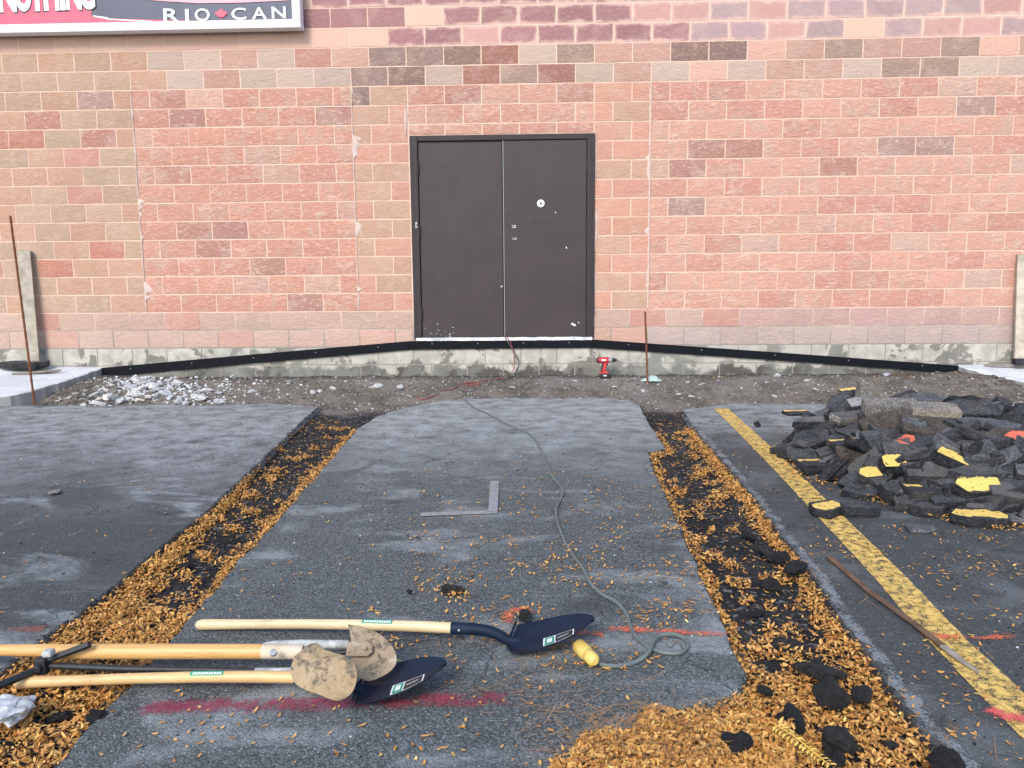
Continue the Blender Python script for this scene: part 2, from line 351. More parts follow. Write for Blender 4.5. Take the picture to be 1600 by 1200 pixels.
M['cemented'] = simple('cement_crusted_steel', (.48, .49, .48), .9, .2, var=.5, scale=26, bump=.9)
M['cemwood'] = simple('cement_dusted_wood', (.62, .50, .38), .8, .2, var=.3, scale=14, bump=.3)
M['blk'] = simple('worn_black_steel', (.022, .024, .027), .5, .4, var=.4, scale=25, bump=.2)
M['cord'] = simple('grey_green_rubber_cord', (.13, .155, .15), .55, .4, var=.25, scale=12)
M['cord2'] = simple('dark_rubber_cord', (.07, .075, .08), .6, .3, var=.3, scale=12)
M['cordr'] = simple('dull_red_cord', (.25, .06, .055), .6, .3, var=.3, scale=12)
M['plug'] = simple('yellow_rubber_connector', (.72, .50, .13), .5, .4, var=.25, scale=18)
M['galv'] = simple('dull_galvanised_steel', (.38, .39, .40), .5, .45, .35, var=.35, scale=35, bump=.2)
M['dred'] = simple('red_tool_plastic', (.55, .03, .035), .4, .5, var=.15)
M['dblk'] = simple('black_tool_rubber', (.02, .02, .024), .6, .4, var=.2)
M['frame_w'] = simple('white_aluminium', (.80, .80, .82), .4, .5, var=.08, scale=4, rand=False)
M['s_red'] = simple('sign_red', (.72, .10, .16), .45, .4, var=.1, scale=3, rand=False)
M['s_navy'] = simple('sign_navy', (.085, .095, .135), .45, .4, var=.2, scale=3, rand=False)
M['s_pink'] = simple('sign_pink', (.80, .36, .42), .45, .4, var=.08, scale=3, rand=False)
M['s_white'] = simple('sign_white', (.80, .80, .80), .5, .4, var=.03, scale=3, rand=False)
M['s_black'] = simple('sign_black', (.03, .03, .035), .5, .4, var=.1)
M['plastic'] = simple('crumpled_white_film', (.52, .54, .57), .2, .6, var=.45, scale=30)
M['teal'] = simple('pale_teal_plastic', (.36, .47, .45), .6, .3, var=.2, scale=20)

# ================================================================== THE SETTING
CJ = (-4.38, -1.98, 1.22)            # upright control joints
WX0, WX1, ROWS = -7.38, 6.82, 21
DX0, DX1, DZ0, DZ1 = -1.365, .630, .552, 2.738
wall = empty('block_wall', (0, 0, 0), label='long pink and tan split faced block wall of the building around the brown double door', cat='wall')
blk_cache = {}
def block_mesh(kind, L, H, var):
    key = (kind, round(L, 3), round(H, 3), var)
    if key in blk_cache: return blk_cache[key]
    rr = random.Random(hash((round(L, 3), round(H, 3), var, len(kind)))); nx, nz = 5, 3
    amp = {'rock': .011, 'tan': .007, 'washed': .002, 'plain': .002, 'found': .003}[kind]
    v = []; f = []; g = .006
    for j in range(nz):
        for i in range(nx):
            x = -L / 2 + L * i / (nx - 1); z = -H / 2 + H * j / (nz - 1)
            e = i in (0, nx - 1) or j in (0, nz - 1)
            if not e: x += rr.uniform(-.02, .02); z += rr.uniform(-.015, .015)
            else: x += rr.uniform(-.0015, .0015); z += rr.uniform(-.0015, .0015)
            y = (0.0015 + rr.uniform(-.001, .0015)) if e else -rr.uniform(.2, 1.) * amp
            v.append((x, y, z))
    for j in range(nz - 1):
        for i in range(nx - 1):
            a = j * nx + i; f.append((a, a + 1, a + nx + 1, a + nx))
    ring = [i for i in range(nx)] + [nx - 1 + nx * j for j in range(1, nz)] + [nx * (nz - 1) + i for i in range(nx - 2, -1, -1)] + [nx * j for j in range(nz - 2, 0, -1)]
    n0 = len(v); v += [(v[i][0], .09, v[i][2]) for i in ring]; n = len(ring)
    f += [(ring[(k + 1) % n], ring[k], n0 + k, n0 + (k + 1) % n) for k in range(n)]
    me = mesh(kind + '_block', v, f, [M[kind if kind != 'found' else 'found']]); 
    me.polygons.foreach_set('use_smooth', [k < (nx - 1) * (nz - 1) for k in range(len(me.polygons))]); me.set_sharp_from_angle(angle=R(35))
    blk_cache[key] = me; return me
def vary(c, a=.08, h=.018):
    k = 1 + random.uniform(-a, a); return tuple(max(0, min(1, x * k * (1 + random.uniform(-h, h)))) for x in c)
SALMON, SALMON2, PINKR, TANC, TAN2 = (.59, .285, .205), (.635, .335, .25), (.56, .27, .20), (.415, .285, .20), (.455, .268, .18)
GREYT, DARKR, DARKB, PURP, PURPG, PEACH, GREYP = (.46, .35, .285), (.42, .215, .17), (.24, .165, .14), (.26, .125, .13), (.33, .235, .24), (.60, .385, .295), (.40, .30, .265)
# blocks with a colour of their own, read at their centre in the photograph
SPEC = {}
def spec(c, *pts, kind=None):
    for px, py in pts: SPEC[(px, py)] = (c, kind)
spec(DARKB, (610, 88), (665, 88), (578, 117), (565, 147)); spec((.21, .13, .11), (634, 117), (1077, 80), (1135, 78), (725, 85)); spec((.30, .13, .10), (755, 115), (872, 113), (785, 86))
spec((.30, .20, .16), (805, 115), (1322, 72), (1500, 70), (1400, 103), (1455, 103), (910, 88)); spec(DARKR, (370, 359), (420, 415), (1100, 233), (1075, 265), (297, 188), (545, 190), (480, 472))
spec((.46, .225, .175), (310, 361), (265, 155), (128, 248), (1155, 233), (1330, 265), (280, 265), (145, 305), (700, 148), (890, 145), (320, 385), (470, 100), (60, 185), (145, 215)); spec((.40, .25, .22), (1405, 228), (1460, 228), (1530, 165), (130, 157), (1080, 322))
spec(PEACH, (660, 22), (545, 55), (600, 55), (1350, 40)); spec((.62, .36, .28), (1555, 72), (1098, 112), (1190, 78), (310, 146), (340, 155), (1255, 345))
spec(PURP, (545, 22), (608, 22))
def block_color(row, x, px, py):
    for (a, b), (c, k) in SPEC.items():
        if abs(a - px) < 27 and abs(b - py) < 14: return vary(c, .05), k
    r = random.random()
    if row >= 16:
        if x < -2.5 or (row == 16 and x < -1.45): return vary(PEACH, .04), 'plain'
        if row >= 16 and x > 1.6: return (vary(PURPG, .08), 'washed') if r < .62 else (vary((.44, .25, .22), .1), 'washed')
        return (vary(PURP, .12), 'washed') if r < .82 else (vary((.46, .25, .22), .1), 'washed')
    if row >= 14:
        if x < -4.0: return vary(TANC if r < .7 else TAN2, .07), 'tan'
        return vary(GREYT if r < .6 else (.46, .27, .21), .1), 'tan'
    if row == 0: return vary((.40, .32, .29) if x > 1.2 else ((.47, .33, .27) if r < .7 else (.50, .30, .24)), .05), 'tan'
    if row == 1: return vary((.43, .28, .25) if x > 2.4 else ((.45, .31, .25) if r < .65 else (.48, .25, .20)), .06), 'tan'
    if x < CJ[0]: return vary(TANC if r < .55 else (TAN2 if r < .85 else (.44, .18, .125)), .09), 'tan'
    if x < CJ[1]: return vary(SALMON if r < .6 else (PINKR if r < .9 else (.56, .34, .26)), .06), 'rock'
    if x < DX0: return vary((.47, .29, .20) if r < .55 else (.52, .265, .19), .07), 'tan'
    if x < DX1: return vary(PINKR if r < .6 else SALMON2, .08), 'rock'
    if x < CJ[2]: return vary((.48, .29, .20) if r < .55 else (.53, .27, .19), .07), 'tan'
    return vary(SALMON2 if r < .7 else ((.57, .275, .21) if r < .93 else (.58, .38, .30)), .05), 'rock'
def project(p):
    v = Vector(p) - CAM; d = v.dot(CF); return 800 + F_PX * v.dot(CR) / d, 600 - F_PX * v.dot(CU) / d
JT = .012
def wall_blocks():
    names = {'rock': 'split_face_block', 'tan': 'tan_block', 'washed': 'stained_block', 'plain': 'stained_block', 'found': 'foundation_block'}
    for row in range(-2, ROWS):
        off = .22 if row % 2 else .02
        z0, z1 = .46 + .2 * row, .66 + .2 * row
        xs = [off + .4 * k for k in range(-20, 20) if WX0 < off + .4 * k < WX1] + [WX0, WX1]
        if 2 <= row <= 13: xs += list(CJ)
        if 0 <= row <= 13: xs += [DX0 - .012, DX1 - .01]
        xs = sorted(xs); clean = [xs[0]]
        for x in xs[1:]:
            if x - clean[-1] > .05: clean.append(x)
            elif x in CJ or abs(x - DX0 + .012) < 1e-6 or abs(x - DX1 + .01) < 1e-6: clean[-1] = x
        for a, b in zip(clean, clean[1:]):
            c = (a + b) / 2; za, zb = z0, z1
            if DX0 - .02 < c < DX1 + .0 and 0 <= row <= 11:
                if row == 11: za = DZ1 + .004
                elif row == 0: continue
                else: continue
            L, H = b - a - JT, zb - za - JT
            if L < .03: continue
            px, py = project((c, 0, (za + zb) / 2))
            if row < 0: col, kind = vary((.45, .44, .41), .06), 'found'
            else: col, kind = block_color(row, c, px, py)
            if kind is None: kind = 'tan' if row >= 14 and row < 16 else ('washed' if row >= 16 else ('rock' if (CJ[0] < c < CJ[1] or c > CJ[2] or row > 10) else 'tan'))
            if col[0] > .55 and row >= 16: kind = 'plain'
            if abs(px - 545) < 60 and abs(py - 22) < 14 or abs(px - 608) < 28 and abs(py - 22) < 14: kind = 'plain'
            o = link(names[kind], block_mesh(kind, L, H, random.randrange(5)), wall)
            o.location = (c, random.uniform(-.0015, .0015) , (za + zb) / 2); o.color = col + (1,)
wall_blocks()
mb = MB()                            # mortar bed behind and between the blocks, with the doorway left open
zt = .46 + .2 * ROWS
for x0, x1, z0, z1 in ((WX0, DX0, .04, zt), (DX1, WX1, .04, zt), (DX0, DX1, DZ1, zt), (DX0, DX1, .04, DZ0 - .02)):
    mb.box(((x0 + x1) / 2, .104, (z0 + z1) / 2), (x1 - x0, .198, z1 - z0))
mb.build('mortar', M['mortar'], wall)
for cx, side in ((CJ[0], 1), (CJ[1], 1), (CJ[2], -1)):         # smeared sealant over the control joints
    n = 160; v = []; f = []
    for i in range(n + 1):
        z = .87 + (3.25 - .87) * i / n
        k = fbm(cx * 3, z, 0, 3.2, 3) + fbm(z, cx, 2, 22, 3) * .45; blob = max(0, k - .12) * .13
        if cx == CJ[0]: blob *= .7 * sm(2.6, 1.9, z) + .25
        wl_, wr_ = .006 + abs(fbm(z, 1.3, cx, 9)) * .006, .006 + blob + abs(fbm(z, 4.3, cx, 9)) * .008
        if side < 0: wl_, wr_ = .009 + blob * .6 + abs(fbm(z, 4.3, cx, 9)) * .006, .009
        v += [(cx - wl_, .001, z), (cx - .002, -.009, z), (cx + wr_ * .6, -.0095, z), (cx + wr_, .001, z)]
        if i: 
            a = 4 * (i - 1); f += [(a + q, a + q + 1, a + q + 5, a + q + 4) for q in range(3)]
    link('joint_sealant', mesh('joint_sealant', v, f, [M['sealant']], smooth=True), wall)
mb = MB()                            # patched mortar beside the door
for x, z0, z1, w in ((-1.40, 2.75, 3.1, .035), (.655, 1.55, 1.95, .045), (.645, 2.25, 2.7, .03), (.64, .8, 1.5, .02)):
    n = 16; v = []; f = []
    for i in range(n + 1):
        z = z0 + (z1 - z0) * i / n; k = w * (.35 + .9 * abs(math.sin(math.pi * i / n)) * (.6 + .6 * fbm(z, x, 0, 7))); k = max(.006, k)
        v += [(x - k * .5, .001, z), (x, -.0115, z), (x + k * .6, .001, z)]
        if i: a = 3 * (i - 1); f += [(a, a + 1, a + 4, a + 3), (a + 1, a + 2, a + 5, a + 4)]
    mb.add(v, f)
mb.build('mortar_patch', M['sealant'], wall, smooth=True)
mb = MB(); mb.box(((WX0 + WX1) / 2, 3.2, zt / 2 + .02), (WX1 - WX0, 5.9, zt - .04)); mb.build('building_core', M['mortar'], wall)

# ---- ground: one sheet with the dug soil strip, the trenches' floor, and flat land beyond
def soil_z(x, y):
    k = sm(-1.25, -.05, y); z = -.055 + k * .185
    z += .020 * sm(-1.6, -1.0, y) * fbm(x, y, 3, 2.3, 4) + .010 * fbm(x, y, 5, 9, 3)
    if y < -1.1: z = -.052 + .012 * fbm(x, y, 3, 3, 3) + .007 * fbm(x, y, 8, 17, 3)
    side = max(sm(4.0, 4.8, x), sm(-4.3, -5.0, x)); z += side * k * .03
    z += .10 * math.exp(-(((x + 4.35) / .5) ** 2 + ((y + .62) / .3) ** 2)) * 1.0
    z += .06 * math.exp(-(((x - 4.7) / .35) ** 2 + ((y + .6) / .4) ** 2))
    return z
nx, ny = 420, 300; xs = np.linspace(-7.5, 7.2, nx)
ys = np.concatenate([np.linspace(-9.5, -7.2, 20, endpoint=False), np.linspace(-7.2, .06, ny - 20)])
v = [(x, y, soil_z(x, y)) for y in ys for x in xs]
f = [(j * nx + i, j * nx + i + 1, (j + 1) * nx + i + 1, (j + 1) * nx + i) for j in range(ny - 1) for i in range(nx - 1)]
link('ground', mesh('ground', v, f, [M['soil']], smooth=True), kind='structure')
link('far_ground', mesh('far_ground', [(-400, -400, -.11), (400, -400, -.11), (400, 400, -.11), (-400, 400, -.11)], [(0, 1, 2, 3)], [M['asph_l']]), kind='structure')

def P2(*pts): return [G(a, b).xy for a, b in pts]
def jag(poly, skip=lambda a, b: False, step=.035, amp=.012, sc=6):
    out = []
    for i, a in enumerate(poly):
        b = poly[(i + 1) % len(poly)]; d = (b - a).length
        if skip(a, b) or d > 8: out.append(a.copy()); continue
        n = max(1, int(d / step)); nrm = Vector((-(b - a).y, (b - a).x)).normalized()
        for k in range(n):
            p = a + (b - a) * (k / n); w = min(1, k / 2 + .3)
            out.append(p + nrm * (fbm(p.x, p.y, 1, sc, 4) * amp + fbm(p.x, p.y, 7, 40, 2) * amp * .35) * w)
    return out
def slab(name, poly, mat, thick=.10, **k):
    n = len(poly); area = sum(poly[i].x * poly[(i + 1) % n].y - poly[(i + 1) % n].x * poly[i].y for i in range(n))
    if area < 0: poly = poly[::-1]
    inn = []; out2 = []
    for i, p in enumerate(poly):
        t = (poly[(i + 1) % n] - poly[i - 1]).normalized(); nr = Vector((-t.y, t.x)); r = .006 + .006 * (mnoise.noise(Vector((p.x * 20, p.y * 20, 0))) + .5)
        inn.append(p + nr * max(.002, r)); out2.append(p - nr * (.008 + .012 * abs(mnoise.noise(Vector((p.x * 15, p.y * 15, 3))))))
    v = [(p.x, p.y, 0) for p in inn] + [(p.x, p.y, -.007) for p in poly] + [(p.x, p.y, -thick) for p in out2]
    f = [tuple(range(n))] + [(r * n + i, (r + 1) * n + i, (r + 1) * n + (i + 1) % n, r * n + (i + 1) % n) for r in (0, 1) for i in range(n)]
    me = mesh(name, v, f, [mat]); bm = bmesh.new(); bm.from_mesh(me)
    bmesh.ops.triangulate(bm, faces=[q for q in bm.faces if len(q.verts) > 4]); bmesh.ops.recalc_face_normals(bm, faces=bm.faces); bm.to_mesh(me); bm.free()
    return link(name, me, kind='structure')
V2 = lambda x, y: Vector((x, y))
L_OUT = [(497, 636), (470, 660), (430, 698), (378, 747), (330, 793), (268, 842), (205, 895), (140, 945), (62, 1000), (-60, 1092)]
L_IN = [(560, 668), (535, 697), (470, 770), (425, 822), (397, 852), (378, 868), (345, 912), (300, 960), (262, 1004), (232, 1040), (165, 1105), (100, 1180), (60, 1225)]
R_IN = [(1000, 634), (1010, 655), (1036, 694), (1040, 701), (1013, 706), (1024, 738), (1048, 792), (1072, 845), (1098, 905), (1135, 985), (1150, 1020), (1166, 1056), (1158, 1076)]
R_OUT = [(1066, 640), (1088, 674), (1130, 722), (1180, 780), (1215, 828), (1262, 888), (1300, 950), (1368, 1040), (1430, 1128), (1490, 1192), (1520, 1225)]
lo = P2(*L_OUT); li = P2(*L_IN); ri = P2(*R_IN); ro = P2(*R_OUT)
def ext(a, b, y):                    # carry an edge on past the camera
    return a + (b - a) * ((y - a.y) / (b.y - a.y))
lo.append(ext(lo[-2], lo[-1], -9.4)); li.append(ext(li[-2], li[-1], -9.4)); ro.append(ext(ro[-4], ro[-1], -9.4))
left_poly = lo + [V2(-14, -9.4), V2(-14, -1.25)] + P2((-60, 637), (0, 635), (60, 633), (150, 634), (260, 632), (330, 634), (420, 630))
left_poly = left_poly
center_poly = P2((1158, 1076), (1130, 1088), (1080, 1100), (1040, 1106)) + [V2(.36, -6.8), V2(.34, -9.4)] + li[::-1] + P2((590, 650), (630, 637), (680, 628), (728, 622), (800, 619), (870, 617), (940, 621), (985, 626)) + ri
right_poly = ro + [V2(14, -9.4), V2(14, -1.2)] + P2((1660, 629), (1560, 628), (1450, 630), (1350, 632), (1250, 631), (1150, 630))
slab('asphalt_pavement', jag(left_poly, amp=.010), M['asph_l'])
slab('asphalt_pavement', jag(center_poly, amp=.014), M['asph_c'])
slab('asphalt_pavement', jag(right_poly, amp=.008), M['asph_r'])
left_trench = lo + li[::-1]; right_trench = ro + [V2(.34, -9.4), V2(.36, -6.8)] + P2((1040, 1106), (1080, 1100), (1158, 1076)) + ri[::-1]

# ---- pavement slabs either side of the dug strip
def walk(sgn, name):
    if sgn < 0: top = [(-4.93, -.004, .245), (-4.95, -.12, .232), (-5.02, -.45, .185), (-5.12, -.80, .14), (-5.26, -1.14, .10), (-5.4, -1.21, .092), (-13, -1.24, .09), (-13, -.004, .28), (-5.9, -.004, .27)]
    else: top = [(4.61, -.004, .225), (4.63, -.13, .212), (4.70, -.35, .18), (4.86, -.60, .15), (4.93, -.86, .13), (5.02, -1.12, .10), (5.4, -1.2, .09), (13, -1.24, .09), (13, -.004, .28)]
    v2 = [Vector(p) for p in top]; out = []
    for i, a in enumerate(v2):
        b = v2[(i + 1) % len(v2)]; n = 1 if (b - a).length > 3 or (abs(a.y) < .01 and abs(b.y) < .01) else max(1, int((b - a).length / .04))
        for k in range(n):
            p = a + (b - a) * (k / n)
            if n > 1 and k: p = p + Vector((fbm(p.x, p.y, 0, 8) * .02, 0, fbm(p.x, p.y, 4, 8) * .006))
            out.append(p)
    n = len(out); v = out + [Vector((p.x - sgn * 0.012 * (1 if abs(p.y) > .02 else 0), p.y, p.z - .012)) for p in out] + [Vector((p.x - sgn * .02, p.y - .004, -.09)) for p in out]
    f = [tuple(range(n))] + [(r * n + i, (r + 1) * n + i, (r + 1) * n + (i + 1) % n, r * n + (i + 1) % n) for r in (0, 1) for i in range(n)]
    me = mesh(name, v, f, [M['walk']]); bm = bmesh.new(); bm.from_mesh(me); bmesh.ops.triangulate(bm, faces=[q for q in bm.faces if len(q.verts) > 4]); bmesh.ops.recalc_face_normals(bm, faces=bm.faces); bm.to_mesh(me); bm.free()
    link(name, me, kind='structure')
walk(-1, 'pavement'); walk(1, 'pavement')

# ---- painted markings
def strip(name, pts, widths, mat, z=.004, step=.03, kind='structure', jit=.004, **k):
    P = spline([Vector((p.x, p.y, 0)) for p in pts], max(3, int((pts[1] - pts[0]).length / step))) if len(pts) > 2 else [Vector((pts[0].x, pts[0].y, 0)).lerp(Vector((pts[1].x, pts[1].y, 0)), i / 60) for i in range(61)]
    n = len(P); v = []; f = []; fade = []
    for i, p in enumerate(P):
        t = (P[min(i + 1, n - 1)] - P[max(i - 1, 0)]).normalized(); nr = Vector((-t.y, t.x, 0)); u = i / (n - 1)
        w = np.interp(u, np.linspace(0, 1, len(widths)), widths) / 2
        e = min(1, min(u, 1 - u) * 14)
        for q, fd in ((-1, 0), (-.5, .45), (0, .62), (.5, .45), (1, 0)):
            s = p + nr * (w * q + fbm(p.x, p.y, q, 12) * jit); v.append((s.x, s.y, z)); fade.append(fd * (e if 'fade' not in k else 1))
        if i: a = 5 * (i - 1); f += [(a + q, a + q + 1, a + q + 6, a + q + 5) for q in range(4)]
    me = mesh(name, v, f, [mat]); at = me.attributes.new('fade', 'FLOAT', 'POINT'); at.data.foreach_set('value', fade)
    return link(name, me, kind=kind)
yc = P2((1127, 639), (1197, 706), (1290, 800), (1385, 897), (1470, 990), (1560, 1080), (1660, 1180))
strip('parking_line', yc, [.13] * 2, M['yellow'])
strip('spray_paint_line', P2((880, 990), (945, 992)), [.06], M['orange'], z=.005)
strip('spray_paint_line', P2((945, 984), (1000, 986), (1070, 990), (1148, 994)), [.055], M['orange'], z=.006)
strip('spray_paint_line', P2((788, 978), (794, 962), (806, 955), (822, 956), (830, 962)), [.065], M['orange'], z=.005)
strip('spray_paint_line', P2((0, 985), (40, 985), (78, 984)), [.06], M['orange_f'], z=.005)
strip('spray_paint_line', P2((1432, 993), (1480, 997), (1530, 1000), (1592, 996)), [.06, .05, .03, .06], M['orange'], z=.008)
strip('spray_paint_line', P2((203, 1108), (400, 1103), (600, 1098), (822, 1094)), [.11], M['magenta'], z=.005)
strip('spray_paint_line', P2((1540, 1110), (1575, 1122), (1640, 1130)), [.07], M['redp'], z=.008)
for a, b in zip(R_OUT[1:-1], R_OUT[2:]):
    p, q = P2(a, b); nr = Vector((-(q - p).y, (q - p).x)).normalized(); o = .028
    if nr.x < 0: nr = -nr
    strip('concrete_dust', [p + nr * o, q + nr * o], [.05, .06], M['dustw'], z=.0035, jit=.02, fade=1)

# ================================================================== THE DOOR
door = empty('double_door', (-.3675, 0, DZ0), label='dark brown steel double door with its frame in the block wall', cat='door')
inv = Matrix.Translation((.3675, 0, -DZ0))
def dpart(mb, name, mat, par=None, **k):
    mb.v = [tuple(inv @ Vector(p)) for p in mb.v]; return mb.build(name, mat, par or door, **k)
mb = MB()                            # frame
fw = .085
for x0, x1, z0, z1 in ((DX0, DX0 + fw, DZ0, DZ1), (DX1 - fw, DX1, DZ0, DZ1), (DX0 + fw, DX1 - fw, DZ1 - .058, DZ1)):
    mb.box(((x0 + x1) / 2, .045, (z0 + z1) / 2), (x1 - x0, .13, z1 - z0))
    
dpart(mb, 'door_frame', M['dframe'], bevel=.004)
mb = MB(); mb.box((DX0 + fw * .72, -.0225, 1.64), (.012, .004, 2.1)); mb.box((DX1 - fw * .72, -.0225, 1.64), (.012, .004, 2.1)); mb.box((DX1 - fw * .35, -.0225, 1.64), (.006, .004, 2.1)); dpart(mb, 'frame_bead', M['door'])
CXD = -.357                          # meeting line
for sgn, x0, x1, y in ((-1, DX0 + fw + .004, CXD - .006, .028), (1, CXD + .004, DX1 - fw - .004, .018)):
    mb = MB(); mb.box(((x0 + x1) / 2, y, (DZ0 + .012 + DZ1 - .062) / 2), (x1 - x0, .045, DZ1 - .062 - DZ0 - .012))
    leaf = dpart(mb, 'door_leaf', M['door'], bevel=.003)
    hx = x0 - .002 if sgn < 0 else x1 + .002
    for hz in (2.40, 1.72, .82):
        h = MB(); h.tube([(hx, -.018 + (.0), hz - .06), (hx, -.018, hz + .06)], .008, 8); dpart(h, 'hinge', M['dframe'], leaf, smooth=True)
    if sgn > 0:
        c = Wp(845, 318, -.005)
        k = MB(); k.tube([(c.x, -.004, c.z), (c.x, -.012, c.z), (c.x, -.014, c.z)], [.041, .041, .036], 24); dpart(k, 'knob_rose', M['white'], leaf, smooth=True)
        k = MB(); k.tube([(c.x, -.0145, c.z), (c.x, -.017, c.z)], .011, 14); dpart(k, 'spindle_hole', M['dark'], leaf, smooth=True)
        for (px, py, w, hgt) in ((803, 354, .042, .030), (804, 373, .045, .022)):
            c = Wp(px, py); k = MB(); k.box((c.x, -.007, c.z), (w, .005, hgt)); dpart(k, 'lock_plate', M['metal'], leaf, bevel=.002)
            k = MB(); k.box((c.x - .006, -.0105, c.z + .004), (w * .5, .002, hgt * .5)); dpart(k, 'lock_slot', M['dark'], leaf)
        mk = MB()                    # worn, half readable raised lettering
        for i, dx in enumerate((0, .022, .05, .075, .10, .125, .15, .172)):
            c = Wp(832, 349); hgt = (.028, .04, .036, .04, .03, .042, .034, .04)[i]
            mk.box((c.x + dx, -.0055, c.z + (.004 if i % 2 else 0)), (.006, .002, hgt), Matrix.Rotation((i % 3 - 1) * .35, 3, 'Y'))
            if i % 2: mk.box((c.x + dx + .008, -.0057, c.z + .012), (.014, .0015, .005))
        dpart(mk, 'worn_lettering', M['dframe'], leaf)
        sc = MB()
        c = Wp(896, 507); sc.box((c.x, -.0055, c.z), (.05, .0015, .02), Matrix.Rotation(.5, 3, 'Y')); c = Wp(885, 387); sc.box((c.x, -.0055, c.z), (.010, .0015, .022), Matrix.Rotation(-.2, 3, 'Y'))
        c = Wp(868, 332); sc.box((c.x, -.0055, c.z), (.010, .0015, .014)); c = Wp(904, 504); sc.box((c.x, -.0055, c.z), (.010, .0015, .012))
        dpart(sc, 'paint_chip', M['white'], leaf)
    else:
        sc = MB()
        for q in range(16):
            sc.box((random.uniform(x0 + .02, x0 + .35), .0045, DZ0 + random.uniform(.02, .22) ** 1.2), (random.uniform(.004, .010), .0015, random.uniform(.004, .009)))
        sc.box((CXD - .03, .0045, 1.12), (.014, .0015, .014)); dpart(sc, 'paint_chip', M['white'], leaf)
mb = MB(); mb.box((CXD, -.006, (DZ0 + DZ1) / 2 - .02), (.006, .005, DZ1 - DZ0 - .08)); dpart(mb, 'astragal_edge', M['galv'])
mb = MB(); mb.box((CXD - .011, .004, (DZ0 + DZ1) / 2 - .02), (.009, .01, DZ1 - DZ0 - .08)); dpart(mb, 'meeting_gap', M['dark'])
c = Wp(651, 352); mb = MB(); mb.box((c.x, -.0235, c.z), (.020, .007, .062)); s_ = dpart(mb, 'strike_plate', M['metal'], bevel=.002)
mb = MB(); mb.box((c.x, -.028, c.z), (.008, .002, .034)); dpart(mb, 'strike_slot', M['dark'], s_)
mb = MB(); n = 40; v = []; f = []                  # pale sill
for i in range(n + 1):
    x = DX0 + .02 + (DX1 - DX0 - .04) * i / n; z = DZ0 + .004 + .004 * fbm(x, 0, 0, 9); v += [(x, -.028, z - .030), (x, -.028, z), (x, .0, z + .004)]
    if i: a = 3 * (i - 1); f += [(a, a + 3, a + 4, a + 1), (a + 1, a + 4, a + 5, a + 2)]
mb.add(v, f); dpart(mb, 'sill', M['rubble'])
mb = MB(); mb.box((-.3675, .12, (DZ0 + DZ1) / 2), (DX1 - DX0 - .01, .01, DZ1 - DZ0 - .01)); dpart(mb, 'door_backing', M['dark'])

# ---- black steel strip fixed along the wall's foot
bar = empty('steel_strip', (0, -.02, .4), label='long black steel strip running under the door and sloping down to both sides', cat='steel strip')
pts = [(-4.95, .135, .240), (-1.42, .428, .524), (.61, .438, .530), (4.62, .132, .217)]
for i in range(3):
    (xa, a0, a1), (xb, b0, b1) = pts[i], pts[i + 1]; mb = MB()
    if i == 1: mid = [(xa + .002, a0, a1), (-.4, .437, .527), (xb - .002, b0, b1)]
    else: mid = [(xa, a0, a1), ((xa + xb) / 2, (a0 + b0) / 2 + .004, (a1 + b1) / 2 + .004), (xb, b0, b1)]
    v = []; f = []
    for (x, l_, h_) in mid: v += [(x, -.004, l_ - .4), (x, -.004, h_ - .4), (x, .014, h_ - .4), (x, .014, l_ - .4)]
    for k in range(2): a = 4 * k; f += [(a + q, a + 4 + q, a + 4 + (q + 1) % 4, a + (q + 1) % 4) for q in range(4)]
    f += [(0, 1, 2, 3), (11, 10, 9, 8)]; mb.add(v, f); seg = mb.build('strip_segment', M['bar'], bar, bevel=.002)
    for k in range(5 if i != 1 else 4):
        t = (k + .5) / (5 if i != 1 else 4); x = xa + (xb - xa) * t; z = (a0 + a1) / 2 + ((b0 + b1) / 2 - (a0 + a1) / 2) * t + .015 - .4
        q = MB(); q.tube([(x, -.004, z), (x, -.009, z)], [.007, .005], 8); q.build('bolt', M['galv'], seg, smooth=True)

# ================================================================== THE SIGN
SY = -.16
sign = empty('wall_sign', (-4.2, SY, 3.8), label='white framed advertising sign in red and navy at the top left of the wall', cat='sign')
sinv = Matrix.Translation((4.2, -SY, -3.8))
def sp(mb, name, mat, par=None, **k):
    mb.v = [tuple(sinv @ Vector(p)) for p in mb.v]; return mb.build(name, mat, par or sign, **k)
br = Wp(470, 40, SY); SX1, SZ0 = br.x, (br.z + Wp(0, 55, SY).z) / 2; SX0, SZ1 = SX1 - 5.0, SZ0 + 1.3; fwd = .085
mb = MB()
for x0, x1, z0, z1 in ((SX0, SX1, SZ0, SZ0 + fwd), (SX0, SX1, SZ1 - fwd, SZ1), (SX0, SX0 + fwd, SZ0 + fwd, SZ1 - fwd), (SX1 - fwd, SX1, SZ0 + fwd, SZ1 - fwd)):
    mb.box(((x0 + x1) / 2, SY + .055, (z0 + z1) / 2), (x1 - x0, .13, z1 - z0))
sp(mb, 'frame', M['frame_w'], bevel=.008)
mb = MB(); mb.box(((SX0 + SX1) / 2, SY + .06, (SZ0 + SZ1) / 2), (SX1 - SX0 - 2 * fwd, .08, SZ1 - SZ0 - 2 * fwd)); sp(mb, 'backing_panel', M['s_navy'])
def face(px_poly, name, mat, lay, par=None):
    Y = SY + .019 - lay * .003; P = [Wp(a, b, Y) for a, b in px_poly]; P = [(max(SX0 + fwd, min(SX1 - fwd, p.x)), max(SZ0 + fwd, min(SZ1 - fwd, p.z))) for p in P]
    mb = MB(); n = len(P); mb.add([(x, Y, z) for x, z in P], [tuple(range(n))]); return sp(mb, name, mat, par)
face([(-260, -190), (143, -190), (143, 26), (170, 29), (330, 34), (200, 44), (-260, 60)], 'red_print', M['s_red'], 1)
